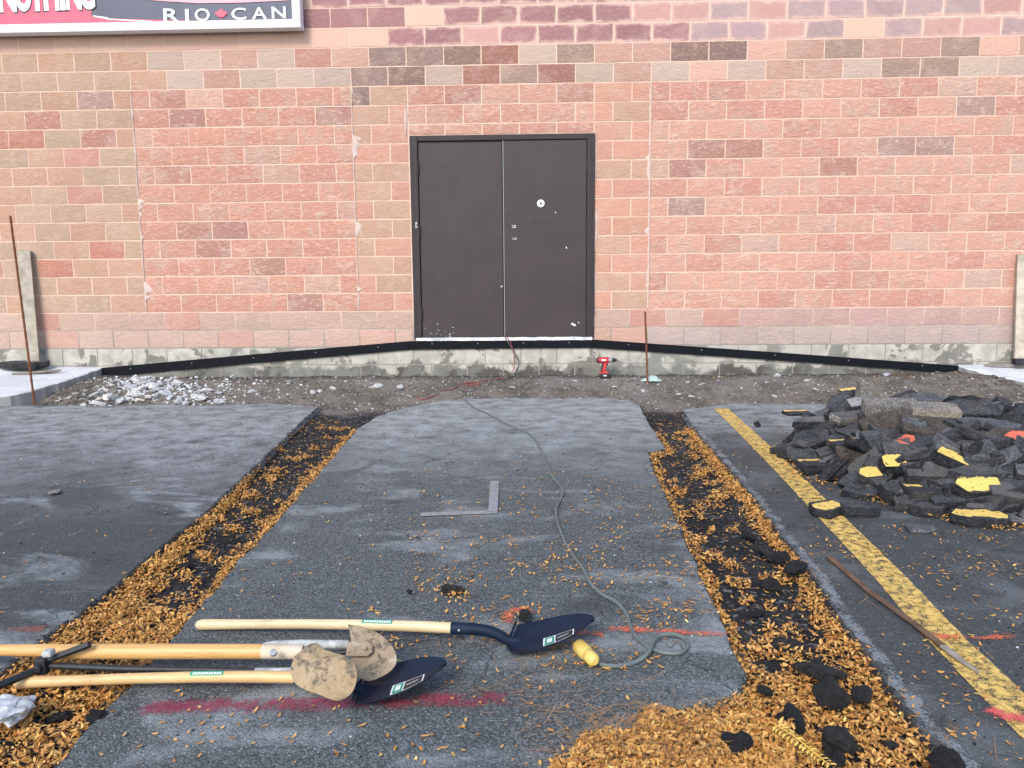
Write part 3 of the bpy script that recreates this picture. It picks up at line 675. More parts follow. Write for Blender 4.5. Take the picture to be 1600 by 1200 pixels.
face([(200, -200), (453, -200), (453, 0), (440, 1), (380, 4), (310, 5), (260, 2), (235, 0), (200, -6)], 'pink_swoosh', M['s_pink'], 2)
face([(145, 24), (168, 27), (170, 29), (240, 33), (238, 35), (172, 31), (146, 26)], 'torn_edge', M['s_white'], 3)
def text_mesh(ch, bold):
    cu = bpy.data.curves.new('t', 'FONT'); cu.body = ch; cu.offset = bold; cu.fill_mode = 'FRONT'; cu.dimensions = '2D'; cu.resolution_u = 6
    o = bpy.data.objects.new('t', cu); C.objects.link(o); dg = bpy.context.evaluated_depsgraph_get(); me = bpy.data.meshes.new_from_object(o.evaluated_get(dg))
    bpy.data.objects.remove(o); return me
def letter(ch, x0, x1, y0, y1, lay, mat, bold, name='letter', par=None, grow=0):
    me = text_mesh(ch, bold); vs = [v_.co.copy() for v_ in me.vertices]; a0 = min(v_.x for v_ in vs); a1 = max(v_.x for v_ in vs); b0 = min(v_.y for v_ in vs); b1 = max(v_.y for v_ in vs)
    Y = SY + .019 - lay * .003; p0 = Wp(x0 - grow, y1 + grow, Y); p1 = Wp(x1 + grow, y0 - grow, Y); w = p1.x - p0.x; h = p1.z - p0.z
    mb = MB(); mb.add([(p0.x + (v_.x - a0) / (a1 - a0) * w, Y, p0.z + (v_.y - b0) / (b1 - b0) * h) for v_ in vs], [tuple(p.vertices) for p in me.polygons])
    return sp(mb, name, mat, par)
for ch, a, b in (('N', -2, 22), ('O', 25, 46), ('T', 47, 67), ('H', 69, 90), ('I', 93, 100), ('N', 103, 124), ('G', 126, 145)):
    dy = (22 - a) * .035
    letter(ch, a, b, -34 + dy, 19 + dy, 2, M['s_black'], .05, 'letter_outline', grow=1.5)
    letter(ch, a, b, -34 + dy, 18.5 + dy, 3, M['s_white'], .05)
for ch, a, b, y0, y1 in (('R', 256, 279, 13, 35), ('I', 290, 294.5, 14, 33), ('O', 305, 327, 13, 33), ('C', 362, 384, 12, 31), ('A', 394, 416, 11, 30), ('N', 425, 446, 10, 29)):
    letter(ch, a, b, y0, y1, 3, M['s_white'], .012)
LEAF = [(0, 1), (.12, .72), (.3, .82), (.24, .42), (.45, .6), (.5, .46), (.78, .5), (.66, .22), (.8, .14), (.38, -.18), (.42, -.36), (.05, -.3), (.05, -.75)]
LEAF = LEAF + [(-x, y) for x, y in LEAF[::-1][:-1]]
face([(345.5 + x * 12.5, 23 - y * 10.5) for x, y in LEAF], 'maple_leaf_emblem', M['s_red'], 3)

# ================================================================== stones, chunks, crumbs
def rock_mesh(name, mat, seed, flat=.6, sub=0):
    bm = bmesh.new(); bmesh.ops.create_icosphere(bm, subdivisions=1 + sub, radius=.5); rr = random.Random(seed)
    for v_ in bm.verts:
        k = 1 + (mnoise.noise(v_.co * 2.2 + Vector((seed * 7.1, 0, 0))) * .7) + (mnoise.noise(v_.co * 5 + Vector((seed * 3.1, 5, 0))) * .16 if sub else 0); v_.co = Vector((v_.co.x * k, v_.co.y * k * .8, v_.co.z * k * flat))
    me = bpy.data.meshes.new(name); bm.to_mesh(me); bm.free(); me.materials.append(mat); return me
def scatter_rocks(name, pts, mat, kind='stuff', **k):
    base = [rock_mesh('r', mat, i) for i in range(5)]; vb = [np.array([v_.co[:] for v_ in b.vertices]) for b in base]; fb = [np.array([p.vertices[:] for p in b.polygons]) for b in base]
    V, F_, off = [], [], 0
    for (x, y, z, s) in pts:
        i = random.randrange(5); a = random.uniform(0, 6.28); c, sn = math.cos(a), math.sin(a); q = vb[i] * s; q = np.stack([q[:, 0] * c - q[:, 1] * sn, q[:, 0] * sn + q[:, 1] * c, q[:, 2]], 1) + (x, y, z)
        V.append(q); F_.append(fb[i] + off); off += len(q)
    me = mesh(name, np.concatenate(V).tolist(), np.concatenate(F_).tolist(), [mat]); return link(name, me, kind=kind, **k)
def inside(poly, x, y):
    c = False; n = len(poly)
    for i in range(n):
        a, b = poly[i], poly[i - 1]
        if (a.y > y) != (b.y > y) and x < (b.x - a.x) * (y - a.y) / (b.y - a.y) + a.x: c = not c
    return c
def edge_d(line, x, y):
    p = V2(x, y); best = 9
    for a, b in zip(line, line[1:]):
        ab = b - a; t = max(0, min(1, (p - a).dot(ab) / max(1e-9, ab.length_squared))); best = min(best, (p - a - ab * t).length)
    return best
pts = []
for poly in (left_trench, right_trench):
    xs_ = [p.x for p in poly]; n = 0
    while n < 4200:
        x = random.uniform(min(xs_), max(xs_)); y = -7.4 + 6.2 * random.random() ** .9
        if inside(poly, x, y): pts.append((x, y, soil_z(x, y) + .002, random.uniform(.005, .02) * (1.6 if random.random() < .06 else 1))); n += 1
scatter_rocks('asphalt_crumbs', pts, M['crumb'], label='loose black asphalt crumbs over the two trench floors', cat='rubble')
pts = []
for _ in range(2600):
    x = random.uniform(-5.2, 5.2); y = random.uniform(-1.35, -.04); pts.append((x, y, soil_z(x, y) + .001, random.uniform(.006, .024) * (1.8 if random.random() < .05 else 1)))
scatter_rocks('soil_gravel', pts, M['stone'], label='small grey gravel in the bare soil at the foot of the wall', cat='gravel')
pts = []
for _ in range(900):
    x = random.uniform(-5.1, 5.1); y = -1.3 + 1.25 * random.random(); pts.append((x, y, soil_z(x, y) - .002, random.uniform(.02, .055) * (1.5 if random.random() < .05 else 1)))
for _ in range(260):
    x = random.gauss(-4.5, .35); y = random.gauss(-.75, .22); y = min(-.1, max(-1.2, y)); pts.append((x, y, soil_z(x, y) + .004, random.uniform(.02, .06)))
for _ in range(160):
    x = random.gauss(4.7, .25); y = random.gauss(-.6, .25); y = min(-.1, max(-1.2, y)); pts.append((x, y, soil_z(x, y) + .004, random.uniform(.02, .06)))
M['soilclod'] = simple('soil_clods', (.16, .14, .12), .95, .1, var=.55, scale=18, bump=.6, rand=False)
scatter_rocks('soil_clods', pts, M['soilclod'], label='brown crumbly soil clods over the dug strip along the wall', cat='soil')
pts = []
for _ in range(420):
    x = random.gauss(-4.0, .38); y = min(-.08, max(-1.2, random.gauss(-.62, .2))); pts.append((x, y, soil_z(x, y) + .006, random.uniform(.015, .05)))
for _ in range(650):
    x = random.uniform(-5.2, 5.2); y = random.uniform(-1.3, -.06)
    if random.random() < .55: x = random.gauss(-3.9, .6); y = random.gauss(-.65, .3)
    y = max(-1.3, min(-.05, y)); pts.append((x, y, soil_z(x, y) + .002, random.uniform(.008, .03)))
for _ in range(420):                 # white grit over the asphalt
    x = random.uniform(-4.5, 4.5); y = random.uniform(-6.8, -1.3)
    if not inside(left_trench, x, y) and not inside(right_trench, x, y): pts.append((x, y, .002, random.uniform(.004, .011)))
scatter_rocks('white_grit', pts, M['rubble'], label='white concrete grit strewn over the soil and asphalt', cat='gravel')
pts = []
for _ in range(1500):
    x = random.uniform(-3.5, 3.5); y = random.uniform(-7.0, -1.5)
    if inside(left_trench, x, y) or inside(right_trench, x, y): continue
    if random.random() < .6 and x < .9: continue
    pts.append((x, y, .002, random.uniform(.004, .013)))
for ln in (lo, li, ri, ro):          # crumbled lips of the cut edges
    for a, b in zip(ln, ln[1:]):
        for _ in range(int(min(3, (b - a).length) * 60)):
            p = a.lerp(b, random.random()); x, y = p.x + random.gauss(0, .015), p.y + random.gauss(0, .015); pts.append((x, y, -.002, random.uniform(.006, .018)))
scatter_rocks('black_grit', pts, M['crumb'], label='fine black grit scattered on the asphalt and its cut edges', cat='gravel')

def chunk_mesh(name, L, W_, T, seed, mats, box=False):
    """broken slab: irregular outline, three rings; material 0 sides, 1 top"""
    rr = random.Random(seed); n = rr.choice((5, 6, 7)); ring = []
    for k in range(n):
        a = 2 * math.pi * (k + rr.uniform(-.25, .25)) / n; c, s = math.cos(a), math.sin(a); q = 1 / max(abs(c), abs(s)) ** .75
        ring.append((c * q * L / 2 * rr.uniform(.78, 1.06), s * q * W_ / 2 * rr.uniform(.78, 1.06)))
    if box:
        ring = [(x * L / 2 * rr.uniform(.93, 1.03), y * W_ / 2 * rr.uniform(.88, 1.05)) for x, y in ((-1, -1), (-.3, -1.03), (.35, -.97), (1, -1), (1.02, .1), (1, 1), (.1, 1.04), (-1, 1))]; n = 8
    v = []; f = []; mi = []
    for (s, z, j) in ((.90, -T / 2, .04), (1.0, -T * .1, .05), (.99, T * .42, .015), (.965, T / 2, .008)):
        for (x, y) in ring: v.append((x * (s + rr.uniform(-j, j)), y * (s + rr.uniform(-j, j)), z + rr.uniform(-.06, .06) * T * (1 if s != .965 else .35)))
    f.append(tuple(range(n - 1, -1, -1))); mi.append(0)
    for r in range(3):
        for k in range(n): f.append((r * n + k, r * n + (k + 1) % n, (r + 1) * n + (k + 1) % n, (r + 1) * n + k)); mi.append(0 if r < 2 else 0)
    f.append(tuple(3 * n + k for k in range(n))); mi.append(1)
    if mats[0] == mats[1] and mats[0].name == 'black_broken_asphalt': mats = [mats[0], M['chunkt']]
    return mesh(name, v, f, mats, mi)
CM = [[chunk_mesh('asphalt_chunk', L, W_, T, i + 10 * j, [M['chunk'], M[t]], i % 2 == 1) for i in range(6)] for j, (L, W_, T, t) in enumerate(((.30, .17, .05, 'chunk'), (.22, .13, .045, 'chunk'), (.32, .12, .045, 'chunkg'), (.15, .10, .04, 'chunk'), (.26, .19, .05, 'chunk')))]

KIND = {me.name: j for j, row in enumerate(CM) for me in row}
LBL = {'asphalt_chunk0': 'long dark broken slab on the %s of the heap', 'asphalt_chunk1': 'middling black broken chunk on the %s of the heap', 'asphalt_chunk2': 'long grey topped broken slab on the %s of the heap', 'asphalt_chunk3': 'small black broken chunk on the %s of the heap', 'asphalt_chunk4': 'broad dark broken slab on the %s of the heap'}
# the rubble pile on the right
PC, PA, PB, PH = V2(2.66, -3.72), .98, 1.28, .39
def pile_h(x, y):
    dx, dy = (x - PC.x) / PA, (y - PC.y) / PB; dy = dy * (1.0 if dy < 0 else .92); r = (abs(dx) ** 2.3 + abs(dy) ** 2.3) ** (1 / 2.3)
    if r >= 1: return -.02
    return PH * (1 - .5 * sm(.1, 1.1, dx * .6 + dy * .8)) * (1 - r ** 2.0) ** .85 * (1 + .22 * fbm(x, y, 2, 2.2, 3)) 
def pile_hit(px, py):
    d = ray(px, py).normalized(); t = 2.5
    while t < 9:
        p = CAM + d * t
        if p.z <= max(0, pile_h(p.x, p.y)): return p
        t += .01
    return G(px, py)
def pile_n(x, y):
    e = .06; return Vector((pile_h(x - e, y) - pile_h(x + e, y), pile_h(x, y - e) - pile_h(x, y + e), 2 * e)).normalized()
n = 60; v = []; f = []
for j in range(n + 1):
    for i in range(n + 1):
        x = PC.x - 1.05 + 2.1 * i / n; y = PC.y - 1.35 + 2.75 * j / n; h = pile_h(x, y); v.append((x, y, (h - .045 + .02 * fbm(x, y, 9, 14, 3)) if h > 0 else -.02))
for j in range(n):
    for i in range(n): a = j * (n + 1) + i; f.append((a, a + 1, a + n + 2, a + n + 1))
link('rubble_core', mesh('rubble_core', v, f, [M['chunk']]), kind='stuff', label='black asphalt crumbs filling the heap between its chunks', cat='rubble')
GP = 'broken asphalt chunks in the heap'
def put_chunk(me, p, yaw, tilt, tdir, label, group=GP, name='asphalt_chunk', scale=1., lift=0, nrm=None, cat='asphalt chunk'):
    o = bpy.data.objects.new(name, me); C.objects.link(o); nrm = nrm or Vector((0, 0, 1))
    q = nrm.to_track_quat('Z', 'Y').to_matrix() @ Matrix.Rotation(yaw, 3, 'Z'); t = Matrix.Rotation(tilt, 3, Vector((math.cos(tdir), math.sin(tdir), 0)))
    o.matrix_world = Matrix.Translation(Vector(p) + Vector((0, 0, lift))) @ (t @ q).to_4x4() @ Matrix.Diagonal((scale, scale, scale, 1)); tag(o, label, cat, group); return o
taken = []
def hero(px, py, L, W_, T, yaw, tilt, tdir, top, label, side='chunk', lift=.02, seed=None, ground=False):
    p = G(px, py, T / 2) if ground else pile_hit(px, py)
    me = chunk_mesh('asphalt_chunk', L, W_, T, seed if seed is not None else int(px * 3 + py), [M[side], M[top]], side == 'chunkl' or top == 'yellow3' or side == 'chunkb')
    o = put_chunk(me, p, R(yaw), R(tilt), R(tdir), label, group=None, lift=0 if ground else lift); o['category'] = 'asphalt chunk'; taken.append((px, py, L)); return o
# tilt about +x (tdir 0) tips the top away from the viewer for negative angles, towards for positive
hero(1390, 648, .33, .13, .10, -5, 18, 0, 'chunkl', 'longest pale speckled chunk lying across the crest of the heap', 'chunkl', .04)
hero(1457, 657, .28, .13, .10, -8, 16, 0, 'chunkl', 'pale speckled chunk on the crest, right of the longest pale one', 'chunkl', .04)
hero(1350, 625, .13, .09, .26, 8, -6, 0, 'chunkl', 'pale block standing upright behind the crest of the heap', 'chunkl', .05)
hero(1327, 617, .20, .12, .07, 10, 25, 0, 'yellow3', 'far chunk with a yellow painted rim left of the upright pale block', 'chunk', .01)
hero(1330, 660, .36, .09, .055, 34, 20, 40, 'chunkg', 'pale edged slab leaning up to the right on the left shoulder of the heap', 'chunkl', .03)
hero(1335, 640, .14, .10, .08, 20, 40, 0, 'stone', 'chunk with a pale blue face beside the longest pale chunk', 'chunkg', .03)
hero(1270, 690, .34, .14, .06, 28, 22, 20, 'chunkt', 'dark slab leaning on the left flank of the heap', 'chunkg', .02)
hero(1240, 708, .22, .15, .085, -3, 12, 0, 'chunk', 'thick dark block at the far left foot of the heap', 'chunk', .0)
hero(1245, 648, .22, .14, .055, 4, 5, 0, 'yellow3', 'flat dark slab at the back left of the heap', 'chunk', .0)
hero(1383, 672, .26, .22, .07, 10, 45, -10, 'chunkb', 'broad brownish slab under the longest pale chunk', 'chunkb', .0)
hero(1330, 703, .26, .12, .05, 12, 5, 0, 'yellow3', 'long slab with a thin yellow stripe, upper of two on the left of the heap', 'chunk', .03)
hero(1345, 712, .28, .12, .05, 9, 14, 0, 'chunkb', 'brown edged long slab just below the upper striped one', 'chunkb', .02)
hero(1290, 728, .34, .14, .055, 5, 4, 0, 'yellow3', 'low dark slab with a thin yellow stripe near the yellow line', 'chunk', .0)
hero(1425, 676, .17, .09, .12, -50, 18, 0, 'chunkg', 'pale grey wedge beneath the crest of the heap', 'chunkg', .02)
hero(1460, 675, .36, .22, .06, -14, 22, 0, 'chunkb', 'wide brown slab with crumbs on top near the crest', 'chunkb', .02)
hero(1480, 712, .22, .13, .07, -62, 30, 60, 'chunkg', 'grey slab standing steeply in the middle of the heap', 'chunkg', .04)
hero(1412, 702, .19, .10, .07, 48, 25, 30, 'redchunk', 'small chunk with a red painted corner near the middle of the heap', 'chunkg', .03)
hero(1392, 735, .15, .12, .06, 15, 38, 10, 'yellow2', 'square chunk with its whole face painted yellow in the middle of the heap', 'chunk', .04)
hero(1362, 748, .17, .11, .06, 8, 25, 0, 'yellow2', 'small yellow faced chunk left of the square yellow one', 'chunk', .02)
hero(1495, 735, .26, .10, .07, -35, 28, 20, 'yellow2', 'narrow chunk with a yellow stripe slanting down to the right', 'chunk', .04)
hero(1527, 725, .24, .20, .07, 15, 50, -20, 'chunk', 'broad black slab tilted upright right of the slanting yellow stripe', 'chunk', .03)
hero(1567, 690, .26, .20, .07, 0, 20, 0, 'chunkb', 'dark brown block near the red painted chunk at the right edge', 'chunk', .0)
hero(1595, 699, .24, .12, .06, 0, 45, 0, 'redchunk', 'chunk painted bright red at the right edge of the photograph', 'chunk', .05)
hero(1524, 778, .27, .14, .075, 2, 34, 0, 'yellow2', 'largest yellow painted chunk at the lower right of the heap', 'chunk', .05, seed=5)
hero(1530, 810, .28, .17, .06, -6, 8, 0, 'yellow2', 'flat yellow topped chunk on the ground below the largest yellow one', 'chunk', 0, seed=11, ground=True)
hero(1291, 797, .19, .16, .055, 28, 5, 0, 'yellow2', 'yellow topped chunk lying on the painted line left of the heap', 'chunk', 0, seed=8, ground=True)
hero(1520, 752, .34, .16, .065, 4, 12, 0, 'chunk', 'grey slab with a pale blue corner above the largest yellow chunk', 'chunk', .03)
hero(1447, 748, .27, .15, .08, 0, 22, 0, 'chunk', 'thick black block left of the slanting yellow stripe', 'chunk', .02)
hero(1448, 775, .21, .12, .07, 0, 6, 0, 'yellow3', 'dark block with a thin yellow line along its upper edge', 'chunk', .01)
hero(1402, 775, .20, .15, .10, 5, 12, 0, 'chunk', 'rounded black block at the front of the heap', 'chunk', .0)
hero(1345, 775, .27, .14, .09, 2, 15, 0, 'chunk', 'big black block at the front left of the heap', 'chunk', .0)
hero(1345, 797, .23, .11, .06, 0, 3, 0, 'chunk', 'low black slab at the very front of the heap', 'chunk', 0, ground=True)
hero(1415, 790, .16, .10, .06, 24, 12, 0, 'chunk', 'wedge shaped chunk at the front foot of the heap', 'chunk', 0, ground=True)
hero(1455, 797, .22, .11, .06, 2, 3, 0, 'chunk', 'dark slab in the leaves at the front foot of the heap', 'chunk', 0, ground=True)
hero(1586, 805, .26, .14, .05, -4, 5, 0, 'chunk', 'thin dark slab at the lower right corner of the heap', 'chunk', 0, ground=True)
hero(1580, 780, .26, .16, .07, -10, 20, 0, 'chunk', 'black slab right of the largest yellow painted chunk', 'chunk', .02)
hero(1437, 826, .15, .12, .018, 0, 0, 0, 'chunkg', 'thin grey flake lying alone in front of the heap', 'chunkg', 0, ground=True)
hero(1515, 650, .42, .20, .06, -38, 30, -40, 'chunk', 'long dark slab sloping down the right side of the crest', 'chunk', .03)
hero(1545, 672, .34, .14, .05, -14, 15, 0, 'chunkg', 'thin grey slab stepping down toward the red painted chunk', 'chunk', .02)
hero(1440, 632, .36, .22, .05, 10, 12, 0, 'chunkg', 'flat dusty slab behind the crest of the heap', 'chunkg', .02)
hero(1395, 612, .30, .10, .045, 14, 8, 0, 'chunk', 'thin dark strip at the very back of the heap', 'chunk', .0)
random.seed(21); cnt = 0
for _ in range(2500):
    if cnt >= 215: break
    a = random.uniform(0, 2 * math.pi); r = math.sqrt(random.random()); x = PC.x + PA * .98 * r * math.cos(a); y = PC.y + PB * 1.0 * r * math.sin(a)
    h = pile_h(x, y); px, py = project((x, y, max(0, h)))
    if any(abs(px - q[0]) < 13 and abs(py - q[1]) < 8 for q in taken): continue
    me = random.choice(random.choice(CM)); nn = pile_n(x, y) if h > 0 else Vector((0, 0, 1)); nn = (nn + Vector((0, 0, .5))).normalized()
    put_chunk(me, (x, y, max(.02, h)), random.uniform(0, 6.28), R(abs(random.gauss(0, 26))), random.uniform(0, 6.28), LBL[me.name.split('.')[0] + str(KIND[me.name])] % ('left flank' if x < PC.x - .45 else ('right part' if x > PC.x + .4 else ('front slope' if y < PC.y - .35 else ('back' if y > PC.y + .5 else 'middle')))), scale=random.uniform(.8, 1.15), lift=-.008, nrm=nn)
    taken.append((px, py, .1)); cnt += 1

# clods and loose chunks along the trenches
def clod(px, py, s, z, label, flat=.6, name='asphalt_clod', mat='clodm', cat='asphalt clod', sub=1, w=1.):
    me = rock_mesh(name, M[mat], int(px + py), min(.85, flat * 1.35), sub + (1 if s > .07 else 0)); p = G(px, py, z + .01); o = link(name, me, label=label, cat=cat); o.location = p; o.scale = (s * w * .88, s * .88, s * .88); o.rotation_euler = (0, 0, random.uniform(0, 6)); return o
clod(1300, 1085, .135, 0, 'largest black clod in the leaves at the lower right', .5); clod(1285, 1050, .10, 0, 'black clod touching the back of the largest clod', .4, w=1.5)
clod(1345, 1085, .08, 0, 'small black clod right of the largest clod', .5); clod(1237, 1124, .09, 0, 'smooth dark clod left of the largest clod in the leaves', .7)
clod(1151, 1165, .10, .01, 'round black clod nearest the left end of the leaf bed', .8); clod(1313, 1160, .105, 0, 'oval dark clod low down between the largest clod and the trench edge', .6, w=1.25)
clod(1275, 1037, .05, -.01, 'small grey clod above the largest clod', .6); clod(1195, 1078, .05, 0, 'small dark clod near the corner of the asphalt', .5)
clod(1305, 1186, .07, -.01, 'half buried black clod at the bottom of the leaf bed', .5); clod(1480, 1190, .10, 0, 'dark clod at the bottom end of the trench edge', .6)
clod(1395, 1165, .055, -.02, 'flat black clod below the trench edge', .4); clod(1200, 862, .10, -.02, 'flat dark clod against the outer trench edge', .35, w=1.6)
clod(1222, 872, .09, -.01, 'dark clod just below the flat one at the outer trench edge', .45); clod(1243, 888, .11, 0, 'long clod lying over the outer trench edge', .3, w=1.4)
clod(1170, 836, .07, -.03, 'low black clod in the upper part of the right trench', .4, w=1.6); clod(708, 922, .10, .005, 'black crumbly clod with leaves in the middle of the asphalt', .35)
clod(820, 960, .06, .01, 'small black lump beside the orange paint arc', .5, w=1.4); clod(1037, 906, .035, .012, 'small grey stone on the asphalt near the right trench', .8, 'pebble', 'stone', 'pebble')
clod(85, 768, .075, .005, 'flat tan stone lying alone on the left asphalt', .15, 'flat_stone', 'stone', 'stone', w=1.3); clod(1183, 662, .07, .02, 'small black lump between the yellow line and the heap', .5)
clod(150, 1120, .06, -.01, 'black clod at the inner edge of the left trench', .6); clod(640, 925, .03, .01, 'tiny dark pebble left of the crumbly clod', .6, 'pebble', 'chunk', 'pebble')
for i, (px, py, s) in enumerate([(60, 1095, .08), (95, 1120, .06), (200, 1060, .06), (225, 955, .05), (235, 905, .07), (290, 885, .06), (300, 845, .05), (120, 1015, .05), (1205, 915, .10), (1225, 1010, .12), (1180, 960, .05), (1110, 760, .04), (1150, 745, .04)]):
    me = rock_mesh('asphalt_clod', M['crumb'], i + 50, .45, 1); o = link('asphalt_clod', me, label='low black clod on a leafy trench floor', cat='asphalt clod', group='low black clods on the trench floors'); o.location = G(px, py, -.035); o.scale = (s * 1.3, s, s); o.rotation_euler = (0, 0, i)

# pale concrete rubble at the left of the soil strip
RB = [rock_mesh('concrete_chunk', M['rubble'], 100 + i, .55, 1) for i in range(6)]
def rub(px, py, s, i, label=None, w=1.3):
    p = CAM; d = ray(px, py).normalized(); t = 6.
    while t < 11:
        q = CAM + d * t
        if q.z <= soil_z(q.x, q.y): break
        t += .01
    o = link('concrete_chunk', RB[i % 6], label=label or 'small pale concrete chunk in the rubble scatter at the left of the soil', cat='concrete chunk', group=None if label else 'pale concrete chunks scattered on the soil')
    o.location = q + Vector((0, 0, s * .12)); o.scale = (s * w, s, s * random.uniform(.7, 1)); o.rotation_euler = (random.uniform(-.3, .3), random.uniform(-.3, .3), random.uniform(0, 6)); return o
random.seed(5)
rub(309, 623, .14, 0, 'largest oval white concrete chunk right of the rubble scatter', 1.7); rub(277, 600, .12, 1, 'round pale concrete chunk standing alone above the oval one', 1.1)
rub(345, 630, .12, 2, 'pale chunk at the asphalt edge right of the oval one'); rub(322, 612, .10, 3, 'pale chunk just behind the largest oval one'); rub(342, 616, .09, 4, 'small pale chunk right of the oval one')
rub(395, 614, .09, 5, 'lone pale chunk furthest right of the rubble scatter'); rub(364, 591, .09, 1, 'pale chunk close to the wall above the lone one')
for i, (px, py, s) in enumerate([(212, 595, .13), (228, 592, .09), (236, 605, .13), (222, 610, .12), (212, 618, .13), (245, 603, .10), (205, 608, .11), (258, 617, .11), (245, 620, .09), (150, 618, .10), (158, 625, .10), (168, 622, .12), (180, 625, .14), (190, 628, .12), (150, 632, .13), (160, 634, .10), (200, 626, .10), (265, 622, .07), (280, 628, .11), (290, 632, .09), (285, 622, .06), (175, 603, .06), (165, 610, .06), (197, 600, .07), (185, 595, .06), (165, 592, .05), (218, 627, .09), (232, 622, .08), (255, 608, .06), (262, 606, .05), (135, 612, .05), (118, 615, .05), (108, 622, .06), (130, 625, .06), (95, 626, .05), (312, 606, .05), (305, 604, .04), (345, 604, .05), (235, 598, .11), (249, 610, .09), (131, 634, .07), (225, 600, .10)]): rub(px, py, s, i)
for i, (px, py, s) in enumerate([(800, 606, .06), (898, 596, .05), (1075, 598, .05), (1098, 601, .05), (1215, 588, .08), (1210, 620, .05), (1272, 636, .06), (1060, 617, .05), (1080, 620, .05), (1385, 587, .07), (590, 605, .10), (625, 606, .09), (1275, 610, .05), (490, 615, .09), (500, 612, .07), (520, 608, .06), (450, 600, .04), (1260, 595, .04), (640, 620, .05), (1005, 612, .06), (960, 605, .05)]):
    o = rub(px, py, s, i); o['label'] = 'pale stone chip on the bare soil right of the rubble scatter'; o['group'] = 'pale stone chips on the soil'; o.name = 'stone_chip'; o['category'] = 'stone'

# ================================================================== leaves
def make_leaves(name, L, mat, **k):
    n = len(L); A = np.array([q[:9] for q in L])          # x,y,z,len,wid,yaw,pitch,roll,curl
    prof = np.array([(-.5, 0), (-.22, .46), (-.22, -.46), (.2, .42), (.2, -.42), (.5, 0)])
    u = prof[None, :, 0] * A[:, 3:4]; w = prof[None, :, 1] * A[:, 4:5]; zz = (prof[None, :, 0] ** 2) * 4 * A[:, 8:9] * A[:, 3:4]
    cp, spn = np.cos(A[:, 6:7]), np.sin(A[:, 6:7]); cr_, sr = np.cos(A[:, 7:8]), np.sin(A[:, 7:8]); cy, sy = np.cos(A[:, 5:6]), np.sin(A[:, 5:6])
    w2 = w * cr_ - zz * sr; z2 = w * sr + zz * cr_; u2 = u * cp - z2 * spn; z3 = u * spn + z2 * cp
    X = u2 * cy - w2 * sy + A[:, 0:1]; Y = u2 * sy + w2 * cy + A[:, 1:2]; Z = z3 + A[:, 2:3]
    V = np.stack([X, Y, Z], 2).reshape(-1, 3); me = bpy.data.meshes.new(name); me.vertices.add(len(V)); me.vertices.foreach_set('co', V.ravel())
    fl = np.array([0, 2, 1, 1, 2, 4, 3, 3, 4, 5]); loops = (fl[None, :] + (np.arange(n) * 6)[:, None]).ravel(); me.loops.add(len(loops)); me.loops.foreach_set('vertex_index', loops)
    st = (np.array([0, 3, 7])[None, :] + (np.arange(n) * 10)[:, None]).ravel(); me.polygons.add(len(st)); me.polygons.foreach_set('loop_start', st)
    me.update(calc_edges=True); me.materials.append(mat); return link(name, me, kind='stuff', **k)
random.seed(33)
def leaf(x, y, z, flat=True, s=1.):
    t = .18 if flat else .45
    return (x, y, z, (.011 + .019 * random.random() ** 1.4) * s, random.uniform(.0055, .010) * s, random.uniform(0, 6.283), random.gauss(0, t), random.gauss(0, t), random.uniform(-.05, .35))
def litter(poly, outer, inner, dens, rho, xlo=None):
    out = []; dy = .02; ko = sorted((p.y, p.x) for p in outer); ki = sorted((p.y, p.x) for p in inner)
    for k in range(int(5.8 / dy)):
        y0 = -7.3 + k * dy; xa = np.interp(y0, [q[0] for q in ko], [q[1] for q in ko]); xb = np.interp(y0, [q[0] for q in ki], [q[1] for q in ki])
        if xlo is not None and y0 < -6.4: xb = xlo
        xa, xb = min(xa, xb) - .03, max(xa, xb) + .03
        for _ in range(int(rho * (xb - xa) * dy)):
            x = random.uniform(xa, xb); y = y0 + random.random() * dy
            if not inside(poly, x, y): continue
            d = dens(x, y, edge_d(outer, x, y), edge_d(inner, x, y))
            if random.random() < d: out.append(leaf(x, y, soil_z(x, y) + .006 + random.random() ** 1.3 * .045 * max(0., min(1., d)), d < .3))
    return out
def dl(x, y, do, di):
    a = sm(-2.2, -4.3, y); n1 = fbm(x, y, 0, 3.0, 4); n2 = fbm(x, y, 5, 8, 3)
    near = sm(-5.55, -6.15, y + n1 * .3)
    wo = (.012 + .085 * sm(-3.4, -5.0, y) + .11 * sm(-4.8, -5.9, y)) * (1 + .6 * n1); e = sm(wo, wo * .5, do) * (.15 + .85 * sm(-1.9, -3.2, y + n1 * .8))
    e2 = sm(.075, .03, di * (1 + .6 * n2)) * sm(-1.75, -2.2, y)
    m_ = sm(.20, .36, n1 * .5 + n2 * .8) * (.30 + .35 * a) + .010 + .02 * a
    return max(e, e2 * .95, m_, near * (.25 + .75 * sm(-.22, .02, n2)))
def dr(x, y, do, di):
    n1 = fbm(x, y, 20, 3.0, 4); n2 = fbm(x, y, 25, 8, 3); a = sm(-2.2, -4.5, y); near = sm(-6.12, -6.38, y + n1 * .2)
    e = sm(.08, .03, do * (1 + .6 * n2)) * sm(-2.0, -2.6, y + n1 * .5); e2 = sm(.06, .02, di * (1 + .7 * n2)) * sm(-2.3, -2.6, y) * .9
    m_ = sm(.22, .38, n1 * .4 + n2 * .9) * (.35 + .4 * a) + .018
    if y > -2.3: m_ *= .25
    return max(e, e2, m_, near * (.45 + .55 * sm(-.3, -.05, n2)))
LL = litter(left_trench, lo, li, dl, 19000)
LR = litter(right_trench, ro, ri, dr, 19000, .30)
